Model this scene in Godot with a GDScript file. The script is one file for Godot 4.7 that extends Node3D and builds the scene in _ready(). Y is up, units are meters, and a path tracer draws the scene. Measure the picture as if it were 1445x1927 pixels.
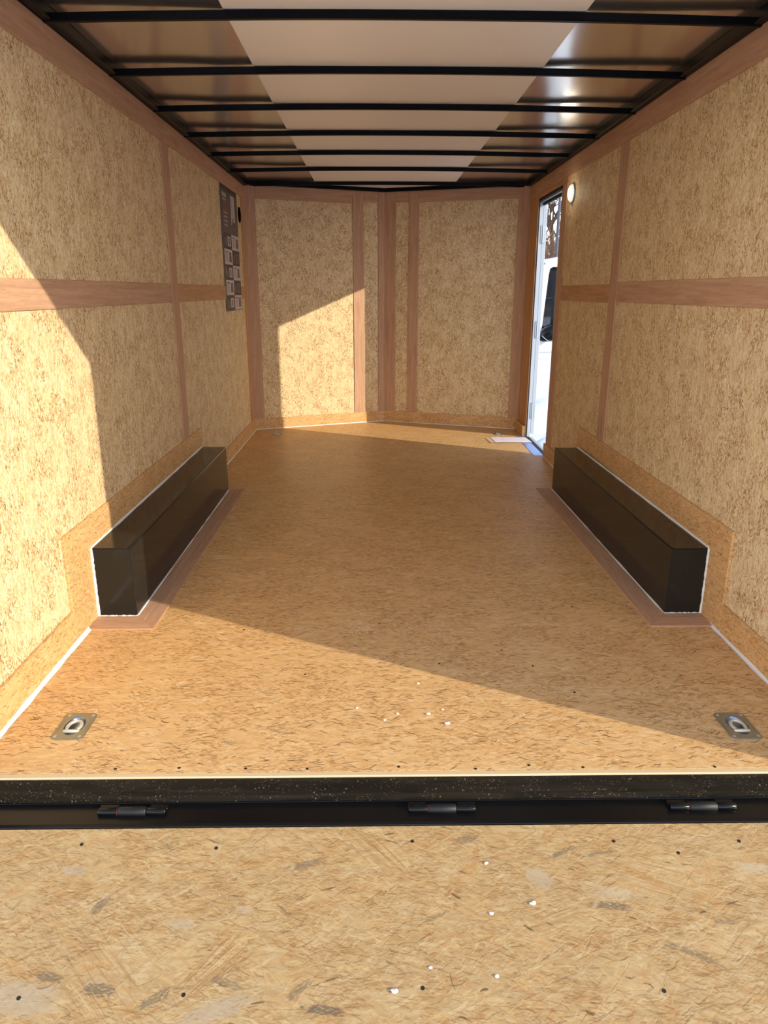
extends Node3D

# ---------------------------------------------------------------- light, camera
const SUN_DIR := Vector3(-1.0, -0.435, -0.54)
const SUN_ENERGY := 1.54
const SKY_ENERGY := 4.3
const EXPOSURE := 1.0

var M := {}
var shared := {}

func _ready() -> void:
	var cam := Camera3D.new()
	cam.name = "camera"
	cam.position = Vector3(-0.1121, 1.2683, 1.7051)
	cam.rotation = Vector3(-0.29389, -0.015136, 0.00118)
	cam.keep_aspect = Camera3D.KEEP_HEIGHT
	cam.fov = rad_to_deg(2.0 * atan(963.5 / 1372.7))
	cam.near = 0.05
	cam.far = 400.0
	add_child(cam)

	var env := Environment.new()
	var sky_mat := ProceduralSkyMaterial.new()
	sky_mat.sky_top_color = Color(0.33, 0.42, 0.56)
	sky_mat.sky_horizon_color = Color(1.0, 0.985, 0.965)
	sky_mat.sky_curve = 0.3
	sky_mat.ground_horizon_color = Color(0.86, 0.89, 0.93)
	sky_mat.ground_bottom_color = Color(0.80, 0.83, 0.88)
	sky_mat.sun_angle_max = 2.0
	var sky := Sky.new()
	sky.sky_material = sky_mat
	env.background_mode = Environment.BG_SKY
	env.sky = sky
	env.background_energy_multiplier = SKY_ENERGY
	env.ambient_light_source = Environment.AMBIENT_SOURCE_SKY
	env.tonemap_mode = Environment.TONE_MAPPER_LINEAR
	env.tonemap_exposure = EXPOSURE
	env.sdfgi_enabled = true
	env.ssao_enabled = true
	env.ssil_enabled = true
	var we := WorldEnvironment.new()
	we.name = "world_environment"
	we.environment = env
	add_child(we)

	var sun := DirectionalLight3D.new()
	sun.name = "sun"
	sun.light_color = Color(1.0, 0.955, 0.87)
	sun.light_energy = SUN_ENERGY
	sun.light_angular_distance = 0.53
	sun.shadow_enabled = true
	add_child(sun)
	sun.look_at_from_position(Vector3(10, 6, 6), Vector3(10, 6, 6) + SUN_DIR, Vector3.UP)

	make_materials()
	make_shell()
	make_wheel_boxes()
	make_rear()
	make_side_door()
	make_fittings()
	make_crumbs()
	make_dust()
	make_outdoors()

# ---------------------------------------------------------------- naming helpers
func numbered(called: String, parent: Node) -> String:
	if parent.get_node_or_null(called) == null:
		return called
	var k := 1
	while parent.get_node_or_null("%s_%03d" % [called, k]) != null:
		k += 1
	return "%s_%03d" % [called, k]

func put(node: Node, called: String, parent: Node) -> void:
	node.name = numbered(called, parent)
	parent.add_child(node, true)

func tag(o: Node, label: String, category: String, group := "", kind := "") -> void:
	o.set_meta("label", label)
	o.set_meta("category", category)
	if group != "":
		o.set_meta("group", group)
	if kind != "":
		o.set_meta("kind", kind)

func base(called: String, at: Vector3, label: String, category: String, group := "", kind := "") -> Node3D:
	var o := Node3D.new()
	put(o, called, self)
	o.position = at
	tag(o, label, category, group, kind)
	return o

func mesh_part(called: String, mesh: Mesh, mat: Material, parent: Node) -> MeshInstance3D:
	var o := MeshInstance3D.new()
	o.mesh = mesh
	o.material_override = mat
	put(o, called, parent)
	return o

func part(called: String, st: SurfaceTool, mat: Material, parent: Node) -> MeshInstance3D:
	return mesh_part(called, st.commit(), mat, parent)

func new_st() -> SurfaceTool:
	var st := SurfaceTool.new()
	st.begin(Mesh.PRIMITIVE_TRIANGLES)
	return st

# ---------------------------------------------------------------- geometry helpers
func tri(st: SurfaceTool, p: Array, n: Array, uv: Array) -> void:
	var face: Vector3 = (p[1] - p[0]).cross(p[2] - p[0])
	var order := [0, 1, 2]
	if face.dot(n[0] + n[1] + n[2]) > 0.0:
		order = [0, 2, 1]
	for k in order:
		st.set_normal(n[k])
		st.set_uv(uv[k])
		st.add_vertex(p[k])

func quad(st: SurfaceTool, a: Vector3, b: Vector3, c: Vector3, d: Vector3, n: Vector3, uv := []) -> void:
	var t := uv
	if t.is_empty():
		t = [Vector2(0, 0), Vector2(1, 0), Vector2(1, 1), Vector2(0, 1)]
	tri(st, [a, b, c], [n, n, n], [t[0], t[1], t[2]])
	tri(st, [a, c, d], [n, n, n], [t[0], t[2], t[3]])

func box_uv(p: Vector3, axis: int, off: Vector2, swap: bool) -> Vector2:
	var r := Vector2(p.x, p.y)
	if axis == 0:
		r = Vector2(p.z, p.y)
	elif axis == 1:
		r = Vector2(p.x, p.z)
	if swap:
		r = Vector2(r.y, r.x)
	return r + off

# a box with chamfered edges, in the parent's axes; texture coordinates in metres
func bbox(st: SurfaceTool, lo: Vector3, hi: Vector3, b := 0.002, off := Vector2.ZERO, swap := false, xf := Transform3D.IDENTITY) -> void:
	var size := hi - lo
	b = minf(b, minf(size.x, minf(size.y, size.z)) * 0.45)
	var pt := {}
	for sx in [0, 1]:
		for sy in [0, 1]:
			for sz in [0, 1]:
				for a in 3:
					var v := Vector3(hi.x if sx else lo.x, hi.y if sy else lo.y, hi.z if sz else lo.z)
					for k in 3:
						if k != a:
							var s: int = [sx, sy, sz][k]
							v[k] += -b if s else b
					pt[[sx, sy, sz, a]] = v
	for a in 3:
		var u := (a + 1) % 3
		var w := (a + 2) % 3
		for s in [0, 1]:
			var n := Vector3.ZERO
			n[a] = 1.0 if s else -1.0
			var ring := []
			for c in [[0, 0], [1, 0], [1, 1], [0, 1]]:
				var key := [0, 0, 0]
				key[a] = s
				key[u] = c[0]
				key[w] = c[1]
				ring.append(pt[[key[0], key[1], key[2], a]])
			var uv := []
			for v in ring:
				uv.append(box_uv(v, a, off, swap))
			quad(st, xf * ring[0], xf * ring[1], xf * ring[2], xf * ring[3], xf.basis * n, uv)
		for su in [0, 1]:
			for sw in [0, 1]:
				var n2 := Vector3.ZERO
				n2[u] = 1.0 if su else -1.0
				n2[w] = 1.0 if sw else -1.0
				n2 = n2.normalized()
				var e := []
				for c in [[0, u], [1, u], [1, w], [0, w]]:
					var key2 := [0, 0, 0]
					key2[a] = c[0]
					key2[u] = su
					key2[w] = sw
					e.append(pt[[key2[0], key2[1], key2[2], c[1]]])
				var uv2 := []
				for v in e:
					uv2.append(box_uv(v, u, off, swap))
				quad(st, xf * e[0], xf * e[1], xf * e[2], xf * e[3], xf.basis * n2, uv2)
	for sx in [0, 1]:
		for sy in [0, 1]:
			for sz in [0, 1]:
				var n3 := Vector3(1 if sx else -1, 1 if sy else -1, 1 if sz else -1).normalized()
				var q := [xf * pt[[sx, sy, sz, 0]], xf * pt[[sx, sy, sz, 1]], xf * pt[[sx, sy, sz, 2]]]
				n3 = xf.basis * n3
				tri(st, q, [n3, n3, n3], [off, off, off])

func board(parent: Node, called: String, mat: Material, lo: Vector3, hi: Vector3, off := Vector2.ZERO, swap := false, b := 0.002) -> MeshInstance3D:
	var st := new_st()
	bbox(st, lo, hi, b, off, swap)
	return part(called, st, mat, parent)

# surface through rings of points (closed rings), smooth normals by finite difference
func rings(st: SurfaceTool, list: Array, smooth := true, cap_first := false, cap_last := false) -> void:
	var cnt: int = list[0].size()
	var centre := []
	for r in list:
		var c := Vector3.ZERO
		for v in r:
			c += v
		centre.append(c / cnt)
	for i in list.size() - 1:
		for k in cnt:
			var k2 := (k + 1) % cnt
			var a: Vector3 = list[i][k]
			var b: Vector3 = list[i][k2]
			var c: Vector3 = list[i + 1][k2]
			var d: Vector3 = list[i + 1][k]
			var n := (c - a).cross(d - b)
			if n.length() < 1e-12:
				continue
			n = n.normalized()
			quad(st, a, b, c, d, n)
	for e in [[cap_first, 0, 1], [cap_last, list.size() - 1, list.size() - 2]]:
		if e[0]:
			var r: Array = list[e[1]]
			var away: Vector3 = (centre[e[1]] - centre[e[2]]).normalized()
			for k in cnt:
				tri(st, [centre[e[1]], r[k], r[(k + 1) % cnt]], [away, away, away], [Vector2.ZERO, Vector2.ZERO, Vector2.ZERO])

func ring_mesh(list: Array, cap_first := false, cap_last := false) -> Mesh:
	var st := SurfaceTool.new()
	st.begin(Mesh.PRIMITIVE_TRIANGLES)
	st.set_smooth_group(0)
	var cnt: int = list[0].size()
	var idx := func(i: int, k: int) -> Vector3: return list[i][k % cnt]
	for i in list.size() - 1:
		for k in cnt:
			for v in [[i, k], [i + 1, k], [i + 1, k + 1], [i, k], [i + 1, k + 1], [i, k + 1]]:
				st.set_smooth_group(0)
				st.set_uv(Vector2(float(v[1]) / cnt, float(v[0]) / list.size()))
				st.add_vertex(idx.call(v[0], v[1]))
	for e in [[cap_first, 0, false], [cap_last, list.size() - 1, true]]:
		if e[0]:
			var c := Vector3.ZERO
			for v in list[e[1]]:
				c += v
			c /= cnt
			for k in cnt:
				var tr := [c, idx.call(e[1], k), idx.call(e[1], k + 1)]
				if e[2]:
					tr = [c, idx.call(e[1], k + 1), idx.call(e[1], k)]
				for v in tr:
					st.set_smooth_group(1)
					st.set_uv(Vector2.ZERO)
					st.add_vertex(v)
	st.generate_normals()
	return st.commit()

func circle(c: Vector3, ax: Vector3, ay: Vector3, n: int) -> Array:
	var r := []
	for k in n:
		var t := TAU * k / n
		r.append(c + ax * cos(t) + ay * sin(t))
	return r

func tube_mesh(path: Array, radius, sides := 8, caps := true) -> Mesh:
	var list := []
	for i in path.size():
		var p: Vector3 = path[i]
		var dir: Vector3 = (path[mini(i + 1, path.size() - 1)] - path[maxi(i - 1, 0)]).normalized()
		var up := Vector3.UP if absf(dir.y) < 0.9 else Vector3.RIGHT
		var ax := dir.cross(up).normalized()
		var ay := ax.cross(dir).normalized()
		var r: float = radius[i] if radius is Array else radius
		list.append(circle(p, ax * r, ay * r, sides))
	return ring_mesh(list, caps, caps)

# ---------------------------------------------------------------- textures
func stroke_stamps(rng: RandomNumberGenerator, count: int, length: Vector2, width: Vector2, angle: float, spread: float, colors: Array, alpha: Vector2, bend: float, fibre: float, ragged_edge := 0.0) -> Array:
	var nz := clump_noise(count, 0.11)
	var list := []
	for i in count:
		var ln := rng.randf_range(length.x, length.y)
		var wd := rng.randf_range(width.x, width.y)
		var th := angle + rng.randfn(0.0, spread)
		var cs := cos(th)
		var sn := sin(th)
		var k := rng.randfn(0.0, bend) / maxf(ln, 1.0)
		var al := rng.randf_range(alpha.x, alpha.y)
		var col: Color = colors[rng.randi() % colors.size()]
		var hw := int(ceil(absf(cs) * ln * 0.5 + absf(sn) * wd * 0.5 + absf(k) * ln * ln * 0.25)) + 2
		var hh := int(ceil(absf(sn) * ln * 0.5 + absf(cs) * wd * 0.5 + absf(k) * ln * ln * 0.25)) + 2
		var im := Image.create(2 * hw, 2 * hh, false, Image.FORMAT_RGBA8)
		var f1 := rng.randf_range(0.6, 1.6)
		var f2 := rng.randf() * TAU
		var ragged := rng.randf_range(0.05, 0.25)
		for y in 2 * hh:
			for x in 2 * hw:
				var u := (x - hw + 0.5) * cs + (y - hh + 0.5) * sn
				var v := -(x - hw + 0.5) * sn + (y - hh + 0.5) * cs
				v -= k * (u * u - ln * ln * 0.08)
				var end := ln * 0.5 * (1.0 - ragged * (0.5 + 0.5 * sin(v * 2.3 + f2)))
				var taper := wd * 0.5 * clampf(1.25 - absf(u) / maxf(end, 0.1) * 0.6, 0.2, 1.0)
				var a := clampf(end - absf(u) + 0.5, 0.0, 1.0) * clampf(taper - absf(v) + 0.5, 0.0, 1.0)
				if ragged_edge > 0.0 and a > 0.0:
					var edge := maxf(absf(u) / maxf(end, 0.1), absf(v) / maxf(taper, 0.1))
					a *= clampf(1.6 - edge * ragged_edge * 1.1 + ragged_edge * 1.6 * nz.get_noise_2d(u * 0.5 + i * 97.0, v * 1.8), 0.0, 1.0)
				if a > 0.0:
					var s := 1.0 + fibre * sin(v * f1 * 2.0 + f2 + u * 0.02) + fibre * 0.6 * sin(v * f1 * 4.7 + f2 * 2.0)
					im.set_pixel(x, y, Color(clampf(col.r * s, 0, 1), clampf(col.g * s, 0, 1), clampf(col.b * s, 0, 1), a * al))
		list.append(im)
	return list

func scatter(im: Image, rng: RandomNumberGenerator, stamps: Array, count: int, clump: FastNoiseLite = null, keep := 0.0) -> void:
	var w := im.get_width()
	var h := im.get_height()
	for i in count:
		var s: Image = stamps[rng.randi() % stamps.size()]
		var x := rng.randi() % w
		var y := rng.randi() % h
		if clump != null and clump.get_noise_2d(x, y) < keep + rng.randfn(0.0, 0.12):
			continue
		var r := Rect2i(0, 0, s.get_width(), s.get_height())
		for ox in ([0, -w] if x + s.get_width() > w else [0]):
			for oy in ([0, -h] if y + s.get_height() > h else [0]):
				im.blend_rect(s, r, Vector2i(x + ox, y + oy))

func scatter_at(im: Image, rng: RandomNumberGenerator, stamps: Array, count: int, x: float, y: float, spread: float) -> void:
	for i in count:
		var s: Image = stamps[rng.randi() % stamps.size()]
		var p := Vector2i(int(x + rng.randfn(0.0, 1.0) * spread) - s.get_width() / 2, int(y + rng.randfn(0.0, 1.0) * spread) - s.get_height() / 2)
		im.blend_rect(s, Rect2i(0, 0, s.get_width(), s.get_height()), p)

func c8(r: int, g: int, b: int) -> Color:
	return Color(r / 255.0, g / 255.0, b / 255.0)

func tinted(list: Array, n: int, jitter: float, rng: RandomNumberGenerator) -> Array:
	var out := []
	for i in n:
		var c: Color = list[rng.randi() % list.size()]
		var s := 1.0 + rng.randfn(0.0, jitter)
		out.append(Color(clampf(c.r * s, 0, 1), clampf(c.g * s, 0, 1), clampf(c.b * s, 0, 1)))
	return out

func clump_noise(sd: int, freq: float) -> FastNoiseLite:
	var n := FastNoiseLite.new()
	n.seed = sd
	n.noise_type = FastNoiseLite.TYPE_SIMPLEX_SMOOTH
	n.frequency = freq
	n.fractal_octaves = 2
	return n

func relief_of(im: Image) -> ImageTexture:
	var g: Image = im.duplicate()
	g.convert(Image.FORMAT_L8)
	return ImageTexture.create_from_image(g)

func osb_material(im: Image, metres: float, metres_v: float, rough: float, relief: float, tri_planar := false, tint := Color.WHITE) -> StandardMaterial3D:
	var m := StandardMaterial3D.new()
	m.albedo_texture = ImageTexture.create_from_image(im)
	m.albedo_color = tint
	m.roughness = rough
	m.metallic_specular = 0.35
	m.heightmap_enabled = true
	m.heightmap_texture = relief_of(im)
	m.heightmap_scale = relief
	m.uv1_scale = Vector3(1.0 / metres, 1.0 / metres_v, 1.0 / metres)
	if tri_planar:
		m.uv1_triplanar = true
		m.uv1_world_triplanar = true
		m.uv1_triplanar_sharpness = 40.0
	return m

func plain(c: Color, rough: float, metal := 0.0, spec := 0.5) -> StandardMaterial3D:
	var m := StandardMaterial3D.new()
	m.albedo_color = c
	m.roughness = rough
	m.metallic = metal
	m.metallic_specular = spec
	return m

func make_materials() -> void:
	var rng := RandomNumberGenerator.new()
	rng.seed = 11
	# wall board: pale strands standing upright, thin dark slivers
	var im := Image.create(2048, 2048, false, Image.FORMAT_RGBA8)
	im.fill(c8(220, 197, 152))
	var up := PI / 2
	var pale := tinted([c8(230, 209, 166), c8(222, 199, 155), c8(213, 187, 140), c8(235, 215, 176), c8(217, 191, 148), c8(224, 198, 150)], 60, 0.03, rng)
	scatter(im, rng, stroke_stamps(rng, 90, Vector2(50, 130), Vector2(10, 26), up, 0.35, pale, Vector2(0.35, 0.7), 0.3, 0.03, 0.4), 7000)
	scatter(im, rng, stroke_stamps(rng, 110, Vector2(16, 60), Vector2(3, 10), up, 0.5, pale, Vector2(0.4, 0.8), 0.5, 0.05, 0.5), 22000)
	var tan_ := tinted([c8(190, 154, 102), c8(198, 162, 112), c8(182, 142, 94), c8(196, 150, 96)], 24, 0.05, rng)
	scatter(im, rng, stroke_stamps(rng, 90, Vector2(8, 40), Vector2(2, 6), up, 0.6, tan_, Vector2(0.25, 0.6), 0.7, 0.05, 0.5), 13000)
	scatter(im, rng, stroke_stamps(rng, 60, Vector2(6, 20), Vector2(1.6, 3.6), up, 0.6, [c8(240, 224, 186), c8(236, 216, 174)], Vector2(0.3, 0.65), 0.6, 0.0, 0.3), 14000)
	var dark := tinted([c8(156, 108, 62), c8(138, 90, 50), c8(168, 116, 66), c8(116, 76, 44), c8(156, 98, 54)], 24, 0.06, rng)
	var cl := clump_noise(3, 0.006)
	scatter(im, rng, stroke_stamps(rng, 140, Vector2(5, 18), Vector2(1.6, 3.2), up, 0.7, dark, Vector2(0.4, 0.85), 0.7, 0.05, 0.3), 34000, cl, -0.02)
	scatter(im, rng, stroke_stamps(rng, 100, Vector2(6, 24), Vector2(1.2, 2.2), up, 0.8, dark, Vector2(0.3, 0.65), 0.9, 0.05, 0.3), 15000)
	var deep := tinted([c8(104, 70, 40), c8(88, 60, 36), c8(120, 78, 42)], 10, 0.06, rng)
	scatter(im, rng, stroke_stamps(rng, 60, Vector2(6, 22), Vector2(2.0, 4.2), up, 0.7, deep, Vector2(0.5, 0.9), 0.8, 0.05, 0.4), 4200, cl, 0.05)
	scatter(im, rng, stroke_stamps(rng, 40, Vector2(14, 44), Vector2(4, 9), up, 0.7, [c8(190, 130, 76), c8(170, 116, 66)], Vector2(0.25, 0.5), 0.6, 0.1, 0.6), 260)
	M.osb_wall = osb_material(im, 2.0, 2.0, 0.62, 0.10)

	# floor board: golden, strands lying across the trailer
	im = Image.create(2048, 2048, false, Image.FORMAT_RGBA8)
	im.fill(c8(212, 171, 116))
	var gold := tinted([c8(220, 181, 126), c8(208, 166, 110), c8(200, 156, 100), c8(226, 190, 138), c8(214, 168, 112)], 60, 0.03, rng)
	scatter(im, rng, stroke_stamps(rng, 90, Vector2(50, 150), Vector2(8, 22), 0.0, 0.3, gold, Vector2(0.3, 0.6), 0.3, 0.04, 0.4), 7000)
	scatter(im, rng, stroke_stamps(rng, 110, Vector2(16, 70), Vector2(2.5, 9), 0.0, 0.35, gold, Vector2(0.4, 0.8), 0.4, 0.05, 0.5), 26000)
	var brown := tinted([c8(164, 118, 70), c8(150, 108, 66), c8(178, 130, 78), c8(136, 98, 60)], 24, 0.06, rng)
	scatter(im, rng, stroke_stamps(rng, 120, Vector2(4, 22), Vector2(1.4, 3.2), 0.0, 0.4, brown, Vector2(0.4, 0.8), 0.35, 0.05, 0.3), 46000, clump_noise(5, 0.004), -0.1)
	scatter(im, rng, stroke_stamps(rng, 80, Vector2(5, 22), Vector2(1.6, 3.4), 0.0, 0.4, [c8(236, 202, 150), c8(228, 190, 134)], Vector2(0.3, 0.6), 0.4, 0.0, 0.3), 28000)
	var umber := tinted([c8(104, 76, 46), c8(88, 62, 38)], 8, 0.08, rng)
	scatter(im, rng, stroke_stamps(rng, 80, Vector2(6, 32), Vector2(1.3, 2.8), 0.0, 0.35, umber, Vector2(0.4, 0.85), 0.3, 0.05, 0.4), 5200)
	scatter(im, rng, stroke_stamps(rng, 14, Vector2(30, 80), Vector2(6, 16), 0.0, 0.5, [c8(142, 126, 102), c8(150, 128, 98)], Vector2(0.25, 0.5), 0.3, 0.1, 1.0), 60)
	scatter(im, rng, stroke_stamps(rng, 14, Vector2(30, 90), Vector2(10, 24), 0.0, 0.5, [c8(236, 208, 162)], Vector2(0.25, 0.5), 0.3, 0.05, 0.8), 70)
	M.osb_floor = osb_material(im, 2.5, 2.5, 0.42, 0.05, true)
	M.osb_board = osb_material(im, 1.8, 1.8, 0.5, 0.05, false, Color(1.0, 0.985, 0.98))

	# ramp board: weathered, larger strands, grey and rusty ones among them
	im = Image.create(2048, 1024, false, Image.FORMAT_RGBA8)
	im.fill(c8(212, 182, 132))
	var sand := tinted([c8(220, 191, 140), c8(210, 177, 126), c8(202, 167, 116), c8(226, 200, 154), c8(214, 174, 120), c8(220, 186, 128)], 60, 0.035, rng)
	scatter(im, rng, stroke_stamps(rng, 120, Vector2(70, 180), Vector2(10, 34), 0.0, 0.55, sand, Vector2(0.3, 0.6), 0.15, 0.03, 0.6), 3200)
	scatter(im, rng, stroke_stamps(rng, 120, Vector2(20, 80), Vector2(3, 9), 0.0, 0.5, sand, Vector2(0.4, 0.8), 0.3, 0.06, 0.6), 14000)
	var rust := tinted([c8(200, 140, 80), c8(192, 132, 82), c8(206, 150, 88)], 12, 0.05, rng)
	scatter(im, rng, stroke_stamps(rng, 30, Vector2(30, 130), Vector2(8, 30), 0.0, 0.6, rust, Vector2(0.10, 0.28), 0.3, 0.06, 0.9), 420)
	scatter(im, rng, stroke_stamps(rng, 140, Vector2(6, 34), Vector2(1.0, 1.9), 0.0, 0.38, brown, Vector2(0.25, 0.6), 0.15, 0.05, 0.4), 36000, clump_noise(15, 0.006), -0.25)
	scatter(im, rng, stroke_stamps(rng, 70, Vector2(24, 120), Vector2(1.0, 2.0), 0.0, 0.6, brown, Vector2(0.25, 0.55), 0.08, 0.05, 0.5), 900)
	scatter(im, rng, stroke_stamps(rng, 90, Vector2(6, 30), Vector2(1.4, 2.8), 0.0, 0.6, [c8(236, 212, 164), c8(230, 204, 152)], Vector2(0.25, 0.55), 0.2, 0.05, 0.3), 20000)
	for q in [[-0.70, 0.33, 90.0], [0.55, 0.12, 60.0], [-0.45, 0.31, 50.0], [0.30, 0.22, 40.0], [-0.1, 0.05, 60.0], [0.75, 0.36, 70.0]]:
		# bundles of long parallel fibres
		scatter_at(im, rng, stroke_stamps(rng, 10, Vector2(60, 150), Vector2(1.2, 2.4), rng.randf_range(-0.9, 0.9), 0.05, [c8(172, 128, 80), c8(236, 212, 160), c8(190, 144, 90)], Vector2(0.3, 0.6), 0.03, 0.05, 0.3), 26, (q[0] + 1.1) / 2.2 * 2048.0, (q[1] + 0.024) / 1.1 * 1024.0, q[2] * 0.5)
	var grey := [c8(128, 116, 98), c8(140, 126, 104), c8(116, 106, 92)]
	for q in [[-0.277, 0.08, -0.28, 110, 20], [-0.74, 0.175, -0.9, 50, 22], [-0.69, 0.355, 0.12, 70, 26], [-0.80, 0.33, 0.2, 60, 18], [0.585, 0.30, 0.48, 130, 13], [0.43, 0.19, 0.1, 100, 18], [0.03, 0.21, -0.4, 60, 9], [0.35, 0.055, -0.4, 80, 12], [0.44, 0.06, -0.2, 100, 9], [-0.43, 0.345, 0.3, 90, 16], [-0.57, 0.375, -0.6, 70, 16], [0.12, 0.02, -0.1, 60, 22], [-0.62, 0.03, 0.6, 40, 10], [-0.32, 0.19, 0.6, 40, 6], [-0.27, 0.36, -0.7, 60, 18], [-0.22, 0.40, 0.1, 90, 18], [0.68, 0.23, 0.15, 50, 10]]:
		var g := stroke_stamps(rng, 1, Vector2(q[3], q[3]), Vector2(q[4], q[4]), q[2], 0.02, grey, Vector2(0.5, 0.7), 0.12, 0.04, 1.3)
		scatter_at(im, rng, g, 1, (q[0] + 1.1) / 2.2 * 2048.0, (q[1] + 0.024) / 1.1 * 1024.0, 0.0)
	for q in [[0.44, 0.16, 0.2, 90, 30], [-0.84, 0.37, 0.1, 150, 60], [-0.44, 0.40, -0.3, 150, 40], [-0.41, 0.19, 0.0, 40, 18], [0.28, 0.12, 0.6, 70, 40], [-0.83, 0.09, 0.0, 60, 26], [0.8, 0.10, 0.1, 90, 26], [-0.55, 0.22, 0.1, 60, 24]]:
		var g2 := stroke_stamps(rng, 1, Vector2(q[3], q[3]), Vector2(q[4], q[4]), q[2], 0.02, [c8(222, 206, 176), c8(208, 192, 166)], Vector2(0.55, 0.7), 0.15, 0.04, 0.9)
		scatter_at(im, rng, g2, 1, (q[0] + 1.1) / 2.2 * 2048.0, (q[1] + 0.024) / 1.1 * 1024.0, 0.0)
	scatter(im, rng, stroke_stamps(rng, 20, Vector2(12, 40), Vector2(2.0, 5.0), 0.3, 0.5, umber, Vector2(0.35, 0.7), 0.4, 0.1, 0.8), 110)
	M.osb_ramp = osb_material(im, 2.2, 1.1, 0.6, 0.14, false, Color(0.79, 0.775, 0.75))

	# thin plywood strips: fine straight grain
	im = Image.create(512, 1024, false, Image.FORMAT_RGBA8)
	im.fill(c8(190, 150, 118))
	var ply := tinted([c8(194, 154, 122), c8(186, 145, 113), c8(198, 159, 127), c8(180, 139, 108)], 30, 0.02, rng)
	scatter(im, rng, stroke_stamps(rng, 60, Vector2(120, 400), Vector2(4, 30), up, 0.02, ply, Vector2(0.25, 0.6), 0.05, 0.03, 0.0), 1200)
	scatter(im, rng, stroke_stamps(rng, 60, Vector2(20, 90), Vector2(0.9, 1.6), up, 0.03, [c8(160, 118, 92), c8(170, 126, 100)], Vector2(0.15, 0.4), 0.05, 0.03, 0.0), 2600)
	M.luan = osb_material(im, 0.5, 1.0, 0.6, 0.02)
	M.luan_light = osb_material(im, 0.5, 1.0, 0.6, 0.02, false, Color(1.0, 0.96, 0.86))

	M.black = plain(Color(0.06, 0.06, 0.06), 0.25, 0.0, 0.35)
	M.box_black = plain(Color(0.15, 0.14, 0.12), 0.12, 0.0, 0.32)
	M.black_flat = plain(Color(0.03, 0.03, 0.03), 0.55)
	M.tube_black = plain(Color(0.055, 0.06, 0.075), 0.35, 0.0, 0.2)
	M.rubber = plain(Color(0.03, 0.032, 0.035), 0.7)
	M.caulk = plain(Color(0.88, 0.87, 0.85), 0.5)
	M.roof_white = plain(Color(0.97, 0.955, 0.93), 0.42, 0.0, 0.7)
	M.roof_metal = plain(Color(0.90, 0.88, 0.86), 0.17, 0.95)
	M.skin = plain(Color(0.10, 0.10, 0.11), 0.35)
	M.alu = plain(Color(0.62, 0.66, 0.70), 0.4, 0.6)
	M.alu_white = plain(Color(0.66, 0.70, 0.745), 0.45)
	M.sill_plate = plain(Color(0.58, 0.72, 0.96), 0.3, 0.6)  # bare metal; blue of the reflected sky is put into its base colour
	M.zinc = plain(Color(0.62, 0.62, 0.56), 0.42, 0.85)
	M.zinc_bright = plain(Color(0.80, 0.82, 0.84), 0.34, 0.9)
	M.zinc_ring = plain(Color(0.80, 0.78, 0.70), 0.45, 0.35)
	M.zinc_cup = plain(Color(0.60, 0.64, 0.70), 0.28, 1.0)
	M.screw = plain(Color(0.20, 0.17, 0.14), 0.5, 0.5)
	M.foam = plain(Color(0.92, 0.91, 0.89), 0.8)
	M.raw_edge = plain(Color(0.80, 0.70, 0.54), 0.8)
	M.paper = plain(Color(0.93, 0.90, 0.91), 0.6)
	M.snow = plain(Color(0.80, 0.82, 0.85), 0.8)
	M.red = plain(Color(0.36, 0.13, 0.15), 0.6)

	# black sill with pale dust and wood flecks
	im = Image.create(2048, 96, false, Image.FORMAT_RGBA8)
	im.fill(c8(42, 39, 33))
	scatter(im, rng, stroke_stamps(rng, 30, Vector2(60, 300), Vector2(8, 30), 0.0, 0.05, [c8(52, 47, 40), c8(34, 32, 28), c8(62, 56, 48)], Vector2(0.2, 0.5), 0.05, 0.05), 160)
	scatter(im, rng, stroke_stamps(rng, 40, Vector2(1.5, 5), Vector2(1, 2.5), 0.0, 1.0, [c8(190, 180, 160), c8(150, 138, 112), c8(120, 108, 80)], Vector2(0.4, 0.9), 0.5, 0.0), 3200, clump_noise(8, 0.012), -0.1)
	M.sill_dust = StandardMaterial3D.new()
	M.sill_dust.albedo_texture = ImageTexture.create_from_image(im)
	M.sill_dust.roughness = 0.6
	M.sill_dust.metallic_specular = 0.2
	M.sill_dust.albedo_color = Color(0.8, 0.78, 0.74)
	M.sill_dust.uv1_scale = Vector3(1.0 / 2.5, 1.0 / 0.1, 1)

# ---------------------------------------------------------------- the trailer's shell
# wall frames: x along the wall, y up, z into the room
func wall_frame(called: String, from: Vector3, to: Vector3, label: String) -> Node3D:
	var o := base(called, from, label, "wall", "", "structure")
	var t := (to - from).normalized()
	o.basis = Basis(t, Vector3.UP, t.cross(Vector3.UP))
	return o

func strip(w: Node3D, called: String, mat: String, s0: float, s1: float, y0: float, y1: float, d0: float, d1: float, off := Vector2.ZERO, swap := false, b := 0.0015) -> MeshInstance3D:
	return board(w, called, M[mat], Vector3(s0, y0, d0), Vector3(s1, y1, d1), off, swap, b)

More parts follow.
